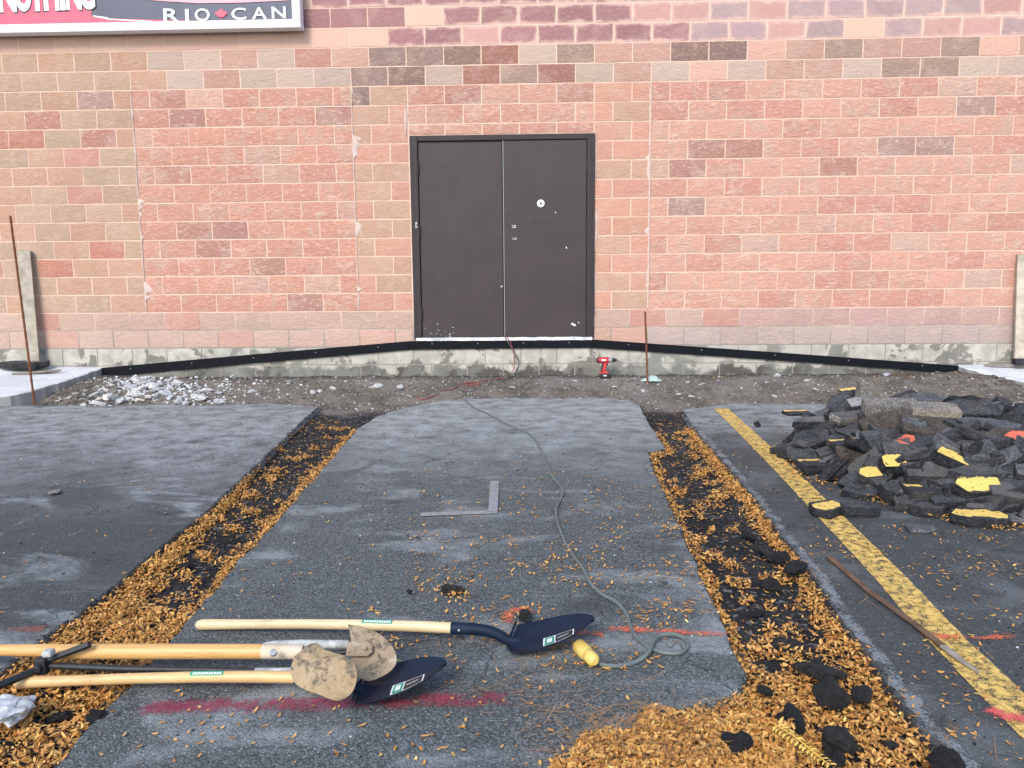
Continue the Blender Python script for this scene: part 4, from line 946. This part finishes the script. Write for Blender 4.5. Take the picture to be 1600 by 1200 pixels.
for _ in range(9500):                # the drift that runs over the asphalt's near right corner
    px, py = random.uniform(860, 1240), random.uniform(1090, 1290)
    lim = 1107 + max(0, (1010 - px)) * .55 + fbm(px * .01, py * .01, 3, 2) * 24
    if py < lim: continue
    p = G(px, py); k = sm(lim, lim + 30, py); 
    if random.random() > .25 + .75 * k: continue
    LR.append(leaf(p.x, p.y, .004 + random.random() * .022 * k + .008 * k, False))
Lf = []
def free(n, x0, x1, y0, y1, z=.006, s=1., cl=0, keep=lambda x, y: True):
    c = 0; t = 0
    while c < n and t < n * 40:
        t += 1; px, py = random.uniform(x0, x1), random.uniform(y0, y1); p = G(px, py)
        if cl and fbm(p.x, p.y, 40, 3.5, 3) < random.uniform(-.3, .25) * cl: continue
        if inside(left_trench, p.x, p.y) or inside(right_trench, p.x, p.y) or pile_h(p.x, p.y) > 0: continue
        Lf.append(leaf(p.x, p.y, z, True, s)); c += 1
free(760, 640, 1160, 735, 960, cl=1); free(330, 560, 1100, 950, 1050, cl=1); free(150, 150, 1000, 1050, 1200); free(60, 330, 700, 740, 960); free(40, 700, 1050, 660, 740, s=.9)
free(60, 0, 330, 700, 960, s=.9); free(14, 0, 300, 640, 760, s=.8); free(90, 1130, 1560, 700, 1150); free(190, 1260, 1600, 822, 900, cl=1); free(90, 1380, 1600, 900, 1200); free(40, 1090, 1200, 650, 900, s=.8)
for cx_, cy_, r_, k in ((712, 930, 30, 40), (880, 870, 30, 22), (1045, 825, 16, 14), (800, 850, 10, 8), (1300, 735, 26, 70), (1330, 700, 18, 25), (1225, 672, 14, 14), (1280, 750, 18, 40)):
    for _ in range(k): p = G(random.gauss(cx_, r_ * .5), random.gauss(cy_, r_ * .3), .012); Lf.append(leaf(p.x, p.y, .012 + random.random() * .01, False))
for i in range(1300):                 # along the foot of the heap
    a = random.uniform(math.pi * .85, math.pi * 2.0); rr_ = random.gauss(1.05, .05); x = PC.x + PA * rr_ * math.cos(a); y = PC.y + PB * rr_ * math.sin(a)
    if fbm(x, y, 3, 4, 3) > -.12: Lf.append(leaf(x, y, .008 + random.random() * .02, False))
for _ in range(70):
    a = random.uniform(0, 6.28); r = math.sqrt(random.random()) * .9; x = PC.x + PA * r * math.cos(a); y = PC.y + PB * r * math.sin(a); Lf.append(leaf(x, y, pile_h(x, y) + .02, False, .8))
for px, n in ((1125, 12), (1110, 8), (1370, 10), (1418, 22), (1492, 22), (1075, 5), (283, 8), (250, 4), (1390, 8)):
    for _ in range(n):
        p = Wp(random.gauss(px, 6), 585, -.12 - random.random() * .1); Lf.append(leaf(p.x, p.y, soil_z(p.x, p.y) + .01, False))
make_leaves('leaf_litter', LL, M['leaf'], label='golden fallen leaves lying in the left trench', cat='leaves')
make_leaves('leaf_litter', LR, M['leaf'], label='golden fallen leaves in the right trench and the drift at its near end', cat='leaves')
make_leaves('loose_leaves', Lf, M['leaf'], label='single yellow leaves strewn over the asphalt and round the heap', cat='leaves')
N_ = []
for _ in range(520):
    px, py = random.gauss(985, 70), random.gauss(1165, 32)
    if random.random() < .2: px, py = random.uniform(1000, 1120), random.uniform(1110, 1220)
    if random.random() < .15: px, py = random.gauss(830, 60), random.gauss(1075, 25)
    p = G(px, py); N_.append((p.x, p.y, .012 + random.random() * .03 * (1 if px > 900 else .1), random.uniform(.05, .13), .0016, random.gauss(.1, .7), random.gauss(0, .12), 0, random.uniform(0, .2)))
for _ in range(50):
    p = G(random.uniform(1250, 1600), random.uniform(830, 1200)); N_.append((p.x, p.y, .004, random.uniform(.05, .16), .002, random.uniform(0, 6), 0, 0, .02))
make_leaves('needles', N_, M['needle'], label='thin brown leaf stalks tangled at the edge of the leaf drift', cat='leaf stalks')
cl = empty('compound_leaf', G(1255, 1160, .055), label='large yellow feathered leaf with paired leaflets on the leaf drift', cat='leaf')
A0, A1 = G(1205, 1128, .05), G(1292, 1192, .06); base = Vector(cl.location)
mb = MB(); mb.tube([A0 - base, (A0 + A1) / 2 - base + Vector((0, .01, .004)), A1 - base], .0015, 5); mb.build('stalk', M['yleaf'], cl)
dv = (A1 - A0); ln = dv.length; dv.normalize(); nv = Vector((-dv.y, dv.x, 0))
lm = mesh('leaflet', [(0, 0, 0), (.009, .0045, .003), (.009, -.0045, .003), (.024, .0045, .004), (.024, -.0045, .004), (.036, 0, -.004)], [(0, 2, 1), (1, 2, 4, 3), (3, 4, 5)], [M['yleaf']])
for i in range(15):
    for sg in (-1, 1):
        o = link('leaflet', lm, cl); o.scale = (.8 - .3 * i / 15,) * 3; o.location = A0 - base + dv * ln * (.12 + .86 * i / 13) + Vector((0, 0, .002)); d2 = dv * .45 + nv * sg
        o.rotation_euler = (random.uniform(-.4, .4), 0, math.atan2(d2.y, d2.x) + random.uniform(-.15, .15))

# ================================================================== TOOLS
def frame_obj(o, p, q):              # local +x runs from p to q
    d = (q - p).normalized(); y = Vector((0, 0, 1)).cross(d).normalized(); z = d.cross(y); o.matrix_world = Matrix.Translation(p) @ Matrix((d, y, z)).transposed().to_4x4()
def make_shovel(p, q, label, wood_, roll=0., sticker_x=.60):
    """p handle butt, q heel of the blade; local x along handle (1.10 m to the heel)"""
    root = empty('shovel', (0, 0, 0), label=label, cat='shovel', group='new round point shovels on the asphalt'); frame_obj(root, p, q); root.scale = ((q - p).length / 1.105,) * 3
    zf = .038                         # the socket rises above the line from butt to heel
    def axis(x): return Vector((x, 0, zf * math.sin(min(1, x / .93) * math.pi / 2)))
    mb = MB(); P = [(0, 0, 0), (.006, 0, 0), (.02, 0, .001)] + [tuple(axis(x)) for x in (.06, .2, .4, .6, .8, .915)]; mb.tube(P, [.006, .0135, .0185, .0185, .0165, .0165, .0175, .0185, .0185], 16); mb.build('handle', wood_, root, smooth=True)
    st = MB()
    for k in range(4):
        a0, a1 = R(42 + k * 18), R(42 + (k + 1) * 18); r_ = .0184
        ca = axis(sticker_x); st.add([(x, -math.cos(a) * r_, math.sin(a) * r_ + axis(x).z) for x in (sticker_x, sticker_x + .105) for a in (a0, a1)], [(0, 2, 3, 1)])
    so_ = st.build('sticker', M['green'], root)
    tx = MB(); rr = random.Random(3)
    for k in range(11):
        a = R(62); r_ = .0195; x = sticker_x + .008 + k * .0085; z = axis(x).z
        h = rr.choice((.006, .007, .0065)); tx.add([(x, -math.cos(a - .18) * r_, math.sin(a - .18) * r_ + z), (x + .0055, -math.cos(a - .18) * r_, math.sin(a - .18) * r_ + z), (x + .0065, -math.cos(a + .25) * r_, math.sin(a + .25) * r_ + z), (x + .001, -math.cos(a + .25) * r_, math.sin(a + .25) * r_ + z)], [(0, 1, 2, 3)])
    tx.build('print', M['inkw'], so_)
    mb = MB(); cpts = spline([(.905, 0, axis(.9).z), (.98, 0, zf), (1.03, 0, zf - .004), (1.07, 0, zf - .018), (1.10, 0, zf - .034), (1.14, 0, zf - .036)], 5)
    n = len(cpts); mb.tube(cpts, [.0205 - .004 * (i / n) for i in range(n)], 14); sk = mb.build('socket', M['navy'], root, smooth=True)
    mb = MB(); mb.tube([(.935, -.020, zf + .003), (.935, -.0235, zf + .004)], .0035, 8); mb.build('rivet', M['galv'], sk, smooth=True)
    def blade(u, w, off=0):           # u 0..1 heel to tip, w -1..1
        hw = np.interp(u, [0, .1, .35, .6, .78, .9, .97, 1], [.100, .106, .110, .100, .077, .048, .022, .003]); y = hw * w
        z = -.004 + .095 * u ** 1.3 + .020 * w * w * (1 - u * .5) * (1 if True else 0)
        ridge = .022 * math.exp(-(w / .22) ** 2) * max(0, 1 - u / .35); x = 1.105 + .275 * u + .012 * (w * w) * (1 - u)
        v_ = Vector((x, y, z + ridge + off)); v_ = Vector((v_.x, v_.y * math.cos(roll) - (v_.z) * math.sin(roll), v_.y * math.sin(roll) + v_.z * math.cos(roll) + abs(.1 * math.sin(roll)))); return v_
    nu, nw = 22, 18; v = []; f = []
    for off in (0, -.003):
        for i in range(nu + 1):
            for j in range(nw + 1): v.append(blade(i / nu, -1 + 2 * j / nw, off))
    st_ = (nu + 1) * (nw + 1)
    for i in range(nu):
        for j in range(nw): a = i * (nw + 1) + j; f += [(a, a + nw + 1, a + nw + 2, a + 1), (st_ + a, st_ + a + 1, st_ + a + nw + 2, st_ + a + nw + 1)]
    for i in range(nu):
        for j in (0, nw): a = i * (nw + 1) + j; f.append((a, a + nw + 1, st_ + a + nw + 1, st_ + a))
    for j in range(nw):
        for i in (0, nu): a = i * (nw + 1) + j; f.append((a, a + 1, st_ + a + 1, st_ + a))
    mb = MB(); mb.add(v, f); bl = mb.build('blade', M['navy'], root, smooth=True)
    for sg in (-1, 1):                # rolled foot rests
        mb = MB(); P = [blade(-.0, sg * w, .004) + Vector((-.006, 0, .003)) for w in (.32, .55, .8, 1.0)]; mb.tube(P, .005, 8); mb.build('foot_rest', M['navy'], bl, smooth=True)
    def lab(u0, u1, w0, w1, off, mat, name, par):
        N1, N2 = 8, 6; v = [blade(u0 + (u1 - u0) * i / N1, w0 + (w1 - w0) * j / N2, off) for i in range(N1 + 1) for j in range(N2 + 1)]; f = [(i * (N2 + 1) + j, (i + 1) * (N2 + 1) + j, (i + 1) * (N2 + 1) + j + 1, i * (N2 + 1) + j + 1) for i in range(N1) for j in range(N2)]
        mb = MB(); mb.add(v, f); return mb.build(name, mat, par, smooth=True)
    l0 = lab(.40, .76, -.90, -.16, .0012, M['inkw'], 'label', bl)
    for me_args in ((.42, .53, -.87, -.20, .0020, M['green'], 'green_panel'), (.545, .745, -.86, -.20, .0020, M['blk'], 'black_panel')): lab(*me_args, root).parent = l0 if False else root
    lab(.445, .505, -.70, -.32, .0027, M['inkw'], 'print', root); lab(.57, .70, -.50, -.46, .0027, M['inkw'], 'print', root); lab(.57, .68, -.62, -.60, .0027, M['galv'], 'print', root)
    return root
sh1 = make_shovel(G(306, 976, .019), G(798, 1003, .010) , 'new shovel with pale ash handle and navy blade, the one lying apart toward the door', M['ash'])
sh2 = make_shovel(G(22, 1067, .019), G(561, 1078, .010), 'new shovel with tan handle, nearest the camera, its navy blade under the clay caked digger', M['ash3'], sticker_x=.575)

dg = empty('post_hole_digger', G(480, 1030, 0), label='used post hole digger with clay caked blades lying over the nearer shovel', cat='post hole digger')
dbase = Vector(dg.location)
def dp(mb, name, mat, par=None, **k):
    mb.v = [tuple(Vector(p) - dbase) for p in mb.v]; return mb.build(name, mat, par or dg, **k)
mb = MB(); P = [G(-330, 1014, .07), G(-150, 1015, .07), G(0, 1016, .072), G(60, 1016, .073), G(120, 1018, .075), G(200, 1018, .075), G(412, 1018, .075)]
mb.tube(P, [.017, .0175, .018, .0195, .0235, .0245, .0235], 14); dp(mb, 'wooden_handle', M['ash2'], smooth=True)
mb = MB(); mb.tube([G(411, 1018, .075), G(474, 1019, .075)], [.0236, .0225], 14); dp(mb, 'dusty_handle_end', M['cemwood'], smooth=True)
mb = MB(); a, b = G(412, 1006, .085), G(545, 1007, .10); d = (b - a).normalized(); mb.tube([a, a + d * .03, a + d * .12, b], [.004, .010, .014, .013], 10); dp(mb, 'steel_strap', M['cemented'], smooth=True)
for px in (428, ): mb = MB(); c = G(px, 1021, .098); mb.tube([c, c + Vector((0, -.006, .008))], .011, 12); dp(mb, 'bolt', M['galv'], smooth=True)
mb = MB(); mb.tube([G(475, 1024, .07), G(545, 1018, .08)], .008, 8); dp(mb, 'brace_rod', M['blk'], smooth=True)
mb = MB(); mb.tube([G(72, 1040, .05), G(200, 1045, .05), G(330, 1047, .05), G(400, 1049, .05)], .0105, 10); dp(mb, 'steel_handle', M['blk'], smooth=True)
mb = MB(); mb.tube([G(399, 1049, .05), G(440, 1050, .052), G(475, 1050, .055)], [.0108, .0125, .015], 10); dp(mb, 'crusted_handle_end', M['cemented'], smooth=True)
mb = MB(); mb.tube([G(-160, 1120, .05), G(-40, 1085, .05), G(0, 1071, .05), G(70, 1041, .05)], [.013, .013, .012, .011], 10); dp(mb, 'lever', M['blk'], smooth=True)
mb = MB(); a, b = G(62, 1036, .06), G(140, 1007, .115); mb.tube([a, a.lerp(b, .5), b], .011, 6); dp(mb, 'link', M['blk'], smooth=True)
mb = MB(); c = G(66, 1040, .055); mb.box(c, (.035, .03, .05)); mb.tube([c + Vector((0, -.03, 0)), c + Vector((0, .03, .01))], .012, 10); dp(mb, 'clamp', M['blk'], bevel=.004)
mb = MB(); c = G(76, 1020, .10); mb.box(c, (.03, .03, .02)); dp(mb, 'dirt_lump', M['cemented'], bevel=.006)
def shell(outline, zc, tilt, bulge, mat, name, seed=0, rough_=.004):
    cx_ = sum(p[0] for p in outline) / len(outline); cy_ = sum(p[1] for p in outline) / len(outline); c = G(cx_, cy_, zc); dep = (c - CAM).dot(CF); Sc = F_PX / dep; el = math.atan2(CAM.z - zc, (c - CAM).xy.length)
    ex = Vector((1, 0, 0)); ey = Vector((0, math.cos(tilt), math.sin(tilt))); ez = ex.cross(ey); ky = math.sin(tilt + el)
    P = spline([Vector(((x - cx_) / Sc, -(y - cy_) / Sc / ky, 0)) for x, y in outline] + [Vector(((outline[0][0] - cx_) / Sc, -(outline[0][1] - cy_) / Sc / ky, 0))], 4)[:-1]
    n = len(P); rings = 7; v = []; f = []
    for off in (0, -.0035):
        for r in range(rings + 1):
            k = 1 - r / rings
            for p in P:
                q = p * k; rad = (q.y / .085) ** 2; z = bulge * (1 - min(1.3, rad)) + rough_ * mnoise.noise(Vector((q.x * 40, q.y * 40, seed))) + off
                v.append(c + ex * q.x + ey * q.y + ez * z)
    st_ = (rings + 1) * n
    for s_i, o_ in ((0, 0), (1, st_)):
        for r in range(rings):
            for i in range(n): a = o_ + r * n + i; b = o_ + r * n + (i + 1) % n; f.append((a, b, b + n, a + n))
    for i in range(n): f.append((i, (i + 1) % n, st_ + (i + 1) % n, st_ + i))
    mb = MB(); mb.add(v, f); mb.v = [tuple(Vector(p) - dbase) for p in mb.v]
    me = mesh(name, mb.v, mb.f, [mat]); bm = bmesh.new(); bm.from_mesh(me); bmesh.ops.remove_doubles(bm, verts=bm.verts, dist=.0004); bmesh.ops.recalc_face_normals(bm, faces=bm.faces); bm.to_mesh(me); bm.free()
    me.polygons.foreach_set('use_smooth', [True] * len(me.polygons)); me.set_sharp_from_angle(angle=R(50)); o = link(name, me, dg); return o, c, ex, ey, ez
b1, c1, ex, ey, ez = shell([(537, 977), (560, 980), (582, 987), (602, 999), (615, 1014), (619, 1030), (612, 1044), (598, 1054), (581, 1060), (563, 1053), (549, 1040), (545, 1015), (543, 996)], .115, R(44), -.022, M['clay2'], 'far_blade')
mb = MB(); mm = Matrix((ex, ey, ez)).transposed()
oc = c1 + ex * -.027 + ey * .012 + ez * -.010
mb.prism([(-.045, -.022), (.02, -.022), (.034, -.010), (.034, .010), (.02, .022), (-.045, .022)], 0, .006, Matrix.Translation(oc) @ mm.to_4x4()); dp(mb, 'blade_bracket', M['clay2'], bevel=.002)
mb = MB(); c_ = oc + ex * .012 + ez * .006; mb.tube([c_, c_ + ez * .006], [.008, .006], 10); dp(mb, 'rivet', M['clay'], smooth=True)
b2, c2, ex, ey, ez = shell([(484, 1008), (492, 1011), (503, 1022), (518, 1028), (536, 1033), (552, 1043), (562, 1056), (564, 1068), (559, 1081), (546, 1088), (530, 1090), (505, 1084), (483, 1079), (467, 1070), (460, 1054), (463, 1036), (471, 1021), (478, 1009)], .125, R(38), .042, M['clay'], 'near_blade', 3, .008)
mb = MB(); c_ = c2 + ex * -.035 + ey * -.028 + ez * .028; mb.tube([c_, c_ + ez * .005], [.008, .006], 10); dp(mb, 'rivet', M['clay'], smooth=True)

# framing square
sq = empty('framing_square', G(776, 802), label='steel framing square lying flat in the middle of the asphalt', cat='framing square'); sb = Vector(sq.location)
def flat(pts, name, z=.006, t=.003):
    mb = MB(); P = [G(a, b, z) - sb for a, b in pts]; n = len(P); mb.add([p + Vector((0, 0, t)) for p in P] + P, [tuple(range(n)), tuple(range(2 * n - 1, n - 1, -1))] + [(i, (i + 1) % n, n + (i + 1) % n, n + i) for i in range(n)]); return mb.build(name, M['galv'], sq)
flat([(766, 752), (780, 752), (777.5, 797), (763, 798)], 'short_arm'); flat([(658, 802), (763, 798), (777.5, 797), (777, 802), (660, 806), (656, 805)], 'long_arm', .0065, .003)

# extension cord with yellow connector
cd = empty('extension_cord', G(1010, 1000), label='grey green extension cord winding from the soil to a yellow connector', cat='cord'); cb = Vector(cd.location)
path = [(724, 623), (738, 635), (765, 648), (795, 664), (827, 678), (838, 690), (853, 722), (862, 742), (879, 765), (876, 780), (869, 795), (871, 815), (882, 845), (897, 870), (912, 890), (922, 910), (940, 928), (962, 940), (978, 958), (984, 975), (992, 992), (1006, 1006), (1020, 1014), (1040, 1020), (1062, 1020), (1074, 1010), (1070, 998), (1052, 991), (1030, 993), (1020, 1003), (1014, 1018), (998, 1032), (972, 1040), (948, 1040), (928, 1033)]
zs = [.008] * len(path)
for i in range(27, 31): zs[i] = .022
mb = MB(); mb.tube(spline([G(a, b, z) - cb for (a, b), z in zip(path, zs)], 7), .0072, 8); mb.build('cable', M['cord'], cd, smooth=True)
a, b = G(929, 1033, .028), G(904, 1009, .028); d = (b - a); mb = MB()
mb.tube([a - cb + d * t for t in (-.05, .0, .05, .35, .42, .48, .95, 1.0)], [.010, .016, .021, .022, .019, .024, .025, .021], 16); cn = mb.build('connector', M['plug'], cd, smooth=True)

# cords hanging out of the door gap
c0 = empty('door_cord', Wp(793, 530, -.03), label='dark and red cords hanging from the door gap down to the soil', cat='cord'); cb = Vector(c0.location)
def W3(px, py, Y): return Wp(px, py, Y) - cb
mb = MB(); mb.tube(spline([W3(789, 527, -.03), W3(794, 536, -.045), W3(802, 547, -.05), W3(808, 558, -.06), W3(811, 568, -.07), W3(808, 578, -.09), W3(800, 587, -.13), Vector(G(786, 596, .11)) - cb], 6), .0055, 7); mb.build('dark_cable', M['cord2'], c0, smooth=True)
mb = MB(); mb.tube(spline([W3(792, 527, -.04), W3(798, 536, -.05), W3(801, 547, -.055), W3(804, 560, -.06), W3(803, 575, -.08), W3(799, 584, -.12)], 6), .005, 7); mb.build('red_cable', M['cordr'], c0, smooth=True)
g1 = empty('lead_wire', G(700, 606, .05), label='thin dull red and grey lead lying in loops on the soil below the door', cat='cord'); cb = Vector(g1.location)
def onsoil(px, py):
    d = ray(px, py).normalized(); t = 6.
    while t < 11:
        q = CAM + d * t
        if q.z <= soil_z(q.x, q.y) + .006: return q - cb
        t += .01
    return q - cb
mb = MB(); mb.tube(spline([onsoil(*q) for q in ((790, 590), (765, 594), (745, 598), (728, 601), (750, 602), (742, 597), (722, 600), (714, 606), (700, 610), (685, 616), (665, 623), (655, 624), (651, 618))], 6), .0055, 7); mb.build('red_lead', M['cordr'], g1, smooth=True)
mb = MB(); mb.tube(spline([onsoil(*q) for q in ((713, 602), (714, 608), (728, 613), (726, 617), (719, 621))], 6), .0055, 7); mb.build('grey_lead', M['cord2'], g1, smooth=True)

# cordless drill standing at the wall
q = Wp(942, 594, -.20); dz = soil_z(q.x, q.y); dr_ = empty('cordless_drill', (q.x, q.y, dz), label='red and black cordless drill standing upright on its battery at the wall', cat='drill')
sc_ = .225 / .225; T = lambda x, z, y=0: (x, y, z)
mb = MB(); mb.box((.02, 0, .028), (.115, .075, .045)); bt = mb.build('battery', M['dblk'], dr_, bevel=.008); mb = MB(); mb.box((.02, -.0385, .03), (.03, .002, .014)); mb.build('battery_badge', M['white'], bt)
mb = MB(); mb.box((.01, 0, .058), (.10, .06, .014)); mb.build('battery_seat', M['dred'], dr_, bevel=.004)
mb = MB(); mb.prism([(-.02, .063), (.022, .063), (.045, .165), (.0, .168)], -.019, .019, Matrix.Rotation(R(90), 4, 'X')); mb.build('grip', M['dred'], dr_, bevel=.008)
mb = MB(); mb.prism([(-.024, .068), (-.008, .068), (.008, .165), (-.012, .165)], -.0205, .0205, Matrix.Rotation(R(90), 4, 'X')); mb.build('grip_rubber', M['dblk'], dr_, bevel=.004)
mb = MB(); mb.tube([T(-.062, .195), T(-.055, .195), T(.055, .195), T(.06, .195)], [.024, .033, .033, .030], 16); by = mb.build('motor_housing', M['dred'], dr_, smooth=True)
mb = MB(); mb.tube([T(-.070, .195), T(-.061, .195), T(-.042, .195)], [.020, .031, .0345], 16); mb.build('rear_cap', M['dblk'], by, smooth=True)
mb = MB(); mb.box((.005, -.0335, .198), (.05, .003, .018)); mb.build('housing_badge', M['white'], by)
mb = MB(); mb.box((.048, 0, .145), (.012, .016, .026)); mb.build('trigger', M['dblk'], dr_, bevel=.003)
mb = MB(); mb.tube([T(.058, .195), T(.065, .195), T(.095, .195)], [.030, .029, .025], 16); mb.build('torque_collar', M['galv'], dr_, smooth=True)
mb = MB(); mb.tube([T(.095, .195), T(.12, .195), T(.138, .195), T(.150, .195)], [.022, .021, .014, .009], 14); mb.build('chuck', M['dblk'], dr_, smooth=True)
mb = MB(); mb.tube([T(.148, .195), T(.178, .195)], .003, 8); mb.build('drill_bit', M['galv'], dr_, smooth=True)

# work glove-like teal rag and bottle by the stake
q = Wp(1017, 597, -.33); zz = soil_z(q.x, q.y)
mb = MB(); rg = random.Random(4)
n1, n2 = 14, 8; v = []; f = []
for i in range(n1 + 1):
    for j in range(n2 + 1):
        u_, w_ = i / n1, j / n2; x = -.11 + .22 * u_; y = -.05 + .10 * w_; h = .055 * math.sin(math.pi * w_) ** .6 * min(1, math.sin(math.pi * min(.98, u_ + .02)) * 1.6) + .012 * mnoise.noise(Vector((u_ * 6, w_ * 5, 2)))
        if u_ < .35: h *= .5; y *= .55
        v.append((x, y, max(0, h)))
f = [(i * (n2 + 1) + j, (i + 1) * (n2 + 1) + j, (i + 1) * (n2 + 1) + j + 1, i * (n2 + 1) + j + 1) for i in range(n1) for j in range(n2)]
mb.add(v, f); o = mb.build('plastic_scrap', M['teal'], smooth=True, label='crumpled pale teal plastic scrap at the foot of the short rusty stake', cat='scrap'); o.location = (q.x, q.y, zz)
# crumpled film bottom left
cpx = G(22, 1110, .03); bm = bmesh.new(); bmesh.ops.create_icosphere(bm, subdivisions=4, radius=.050)
for v_ in bm.verts:
    k = 1 + .55 * (abs(mnoise.noise(v_.co * 26)) * 2 - .5) + .3 * mnoise.noise(v_.co * 60); v_.co = Vector((v_.co.x * k * (1.7 if v_.co.x < 0 else .75), v_.co.y * k, v_.co.z * k * .55))
me = bpy.data.meshes.new('plastic_wrap'); bm.to_mesh(me); bm.free(); me.materials.append(M['plastic']); o = link('plastic_wrap', me, label='crumpled clear white plastic film on the leaves at the lower left', cat='plastic film'); o.location = cpx

# stakes, planks, lath
def stake(pt, pb, r_, label, bury=.06):
    o = empty('rebar_stake', pb, label=label, cat='stake'); d = (pt - pb); n = 40; rads = []; P = []
    for i in range(n + 1): P.append(d * (i / n)); rads.append(r_ * (1.10 if i % 2 else .95))
    P = [-d.normalized() * bury] + P; rads = [r_] + rads; mb = MB(); mb.tube(P, rads, 8); mb.build('bar', M['rust'], o, smooth=True); return o
pb = G(54, 632, 0.0); pt = Wp(16, 337, pb.y + .10); stake(pt, Vector((pb.x, pb.y, 0)), .0105, 'tall rusty rebar stake leaning beside the plank at the far left')
pb = Wp(1012, 597, -.40); pt = Wp(1008, 487, -.38); stake(pt, Vector((pb.x, pb.y, soil_z(pb.x, pb.y))), .010, 'short rusty rebar stake in the soil right of the drill')
def plank(p0, p1, w, t, m1, m2, name, label, cat, roll=0, bev=.003):
    o = empty(name, p0, label=label, cat=cat); d = p1 - p0; L = d.length; d.normalize(); y = Vector((0, 1, 0)); x = y.cross(d).normalized(); x = Matrix.Rotation(roll, 3, d) @ x; y = d.cross(x)
    mm = Matrix((x, y, d)).transposed(); n = 10; v = []; f = []
    for i in range(n + 1):
        for (a, b) in ((-1, -1), (1, -1), (1, 1), (-1, 1)): v.append(mm @ Vector((a * w / 2 + .002 * mnoise.noise(Vector((i * .9, a, b * 3))), b * t / 2, L * i / n)))
        if i: a = 4 * (i - 1); f += [(a + q, a + (q + 1) % 4, a + 4 + (q + 1) % 4, a + 4 + q) for q in range(4)]
    f += [(0, 1, 2, 3), (4 * n + 3, 4 * n + 2, 4 * n + 1, 4 * n)]; mb = MB(); mb.add(v, f); mb.build('board', m1, o, bevel=bev); return o
plank(Vector((Wp(53, 568, -.12).x, -.12, .285)), Wp(38, 392, -.055), .12, .09, M['wood_w'], M['wood_d'], 'wooden_plank', 'weathered plank leaning against the wall at the far left', 'plank', roll=.45)
plank(Vector((Wp(1592, 568, -.12).x + .02, -.14, .285)), Wp(1602, 398, -.05), .16, .08, M['wood_w'], M['wood_d'], 'wooden_plank', 'pale plank leaning against the wall at the far right', 'plank', roll=-.3)
o = link('asphalt_chunk', chunk_mesh('asphalt_chunk', .62, .22, .07, 77, [M['chunk'], M['chunk']]), label='wide black chunk lying on the left pavement beside the plank', cat='asphalt chunk'); o.location = (Wp(38, 576, -.20).x, -.2, .30); o.rotation_euler = (.05, 0, .05)
o = link('board_offcut', chunk_mesh('board_offcut', .50, .10, .025, 78, [M['wood_d'], M['wood_d']]), label='dirty grey board offcut in front of the black chunk on the left pavement', cat='board'); o.location = (Wp(60, 581, -.30).x, -.33, .232); o.rotation_euler = (-.12, -.05, .22)
o = link('asphalt_chunk', chunk_mesh('asphalt_chunk', .24, .14, .06, 79, [M['chunk'], M['chunk']]), label='black chunk at the foot of the right plank', cat='asphalt chunk'); o.location = (Wp(1596, 571, -.22).x, -.22, .28)
o = link('board_offcut', chunk_mesh('board_offcut', .42, .05, .02, 80, [M['wood_d'], M['wood_d']]), label='thin brown offcut on the right pavement beside the plank', cat='board'); o.location = (Wp(1565, 572, -.15).x, -.16, .235); o.rotation_euler = (-.1, 0, -.25)
lt = empty('wooden_lath', G(1292, 868, .01), label='long thin brown lath lying across the yellow parking line', cat='lath'); base = Vector(lt.location)
lp = [G(1294, 869, .010), G(1360, 925, .012), G(1430, 975, .014), G(1475, 1010, .016)]; lq = [G(1475, 1010, .016), G(1500, 1030, .014), G(1529, 1050, .010)]
for P, nm, mt in ((lp, 'lath_body', 'lath'), (lq, 'lath_end', 'lathtip')):
    v = []; f = []
    for i, p in enumerate(P):
        t = (P[min(i + 1, len(P) - 1)] - P[max(0, i - 1)]).normalized(); s = Vector((-t.y, t.x, 0)); w = .012 if nm == 'lath_body' else (.012, .010, .004)[i]
        for a, b in ((-w, 0), (w, 0), (w, .007), (-w, .007)): v.append(p + s * a + Vector((0, 0, b - .004)) - base)
        if i: a = 4 * (i - 1); f += [(a + q, a + (q + 1) % 4, a + 4 + (q + 1) % 4, a + 4 + q) for q in range(4)]
    k = 4 * (len(P) - 1); f += [(0, 1, 2, 3), (k + 3, k + 2, k + 1, k)]; mb = MB(); mb.add(v, f); mb.build(nm, M[mt], lt, bevel=.001)
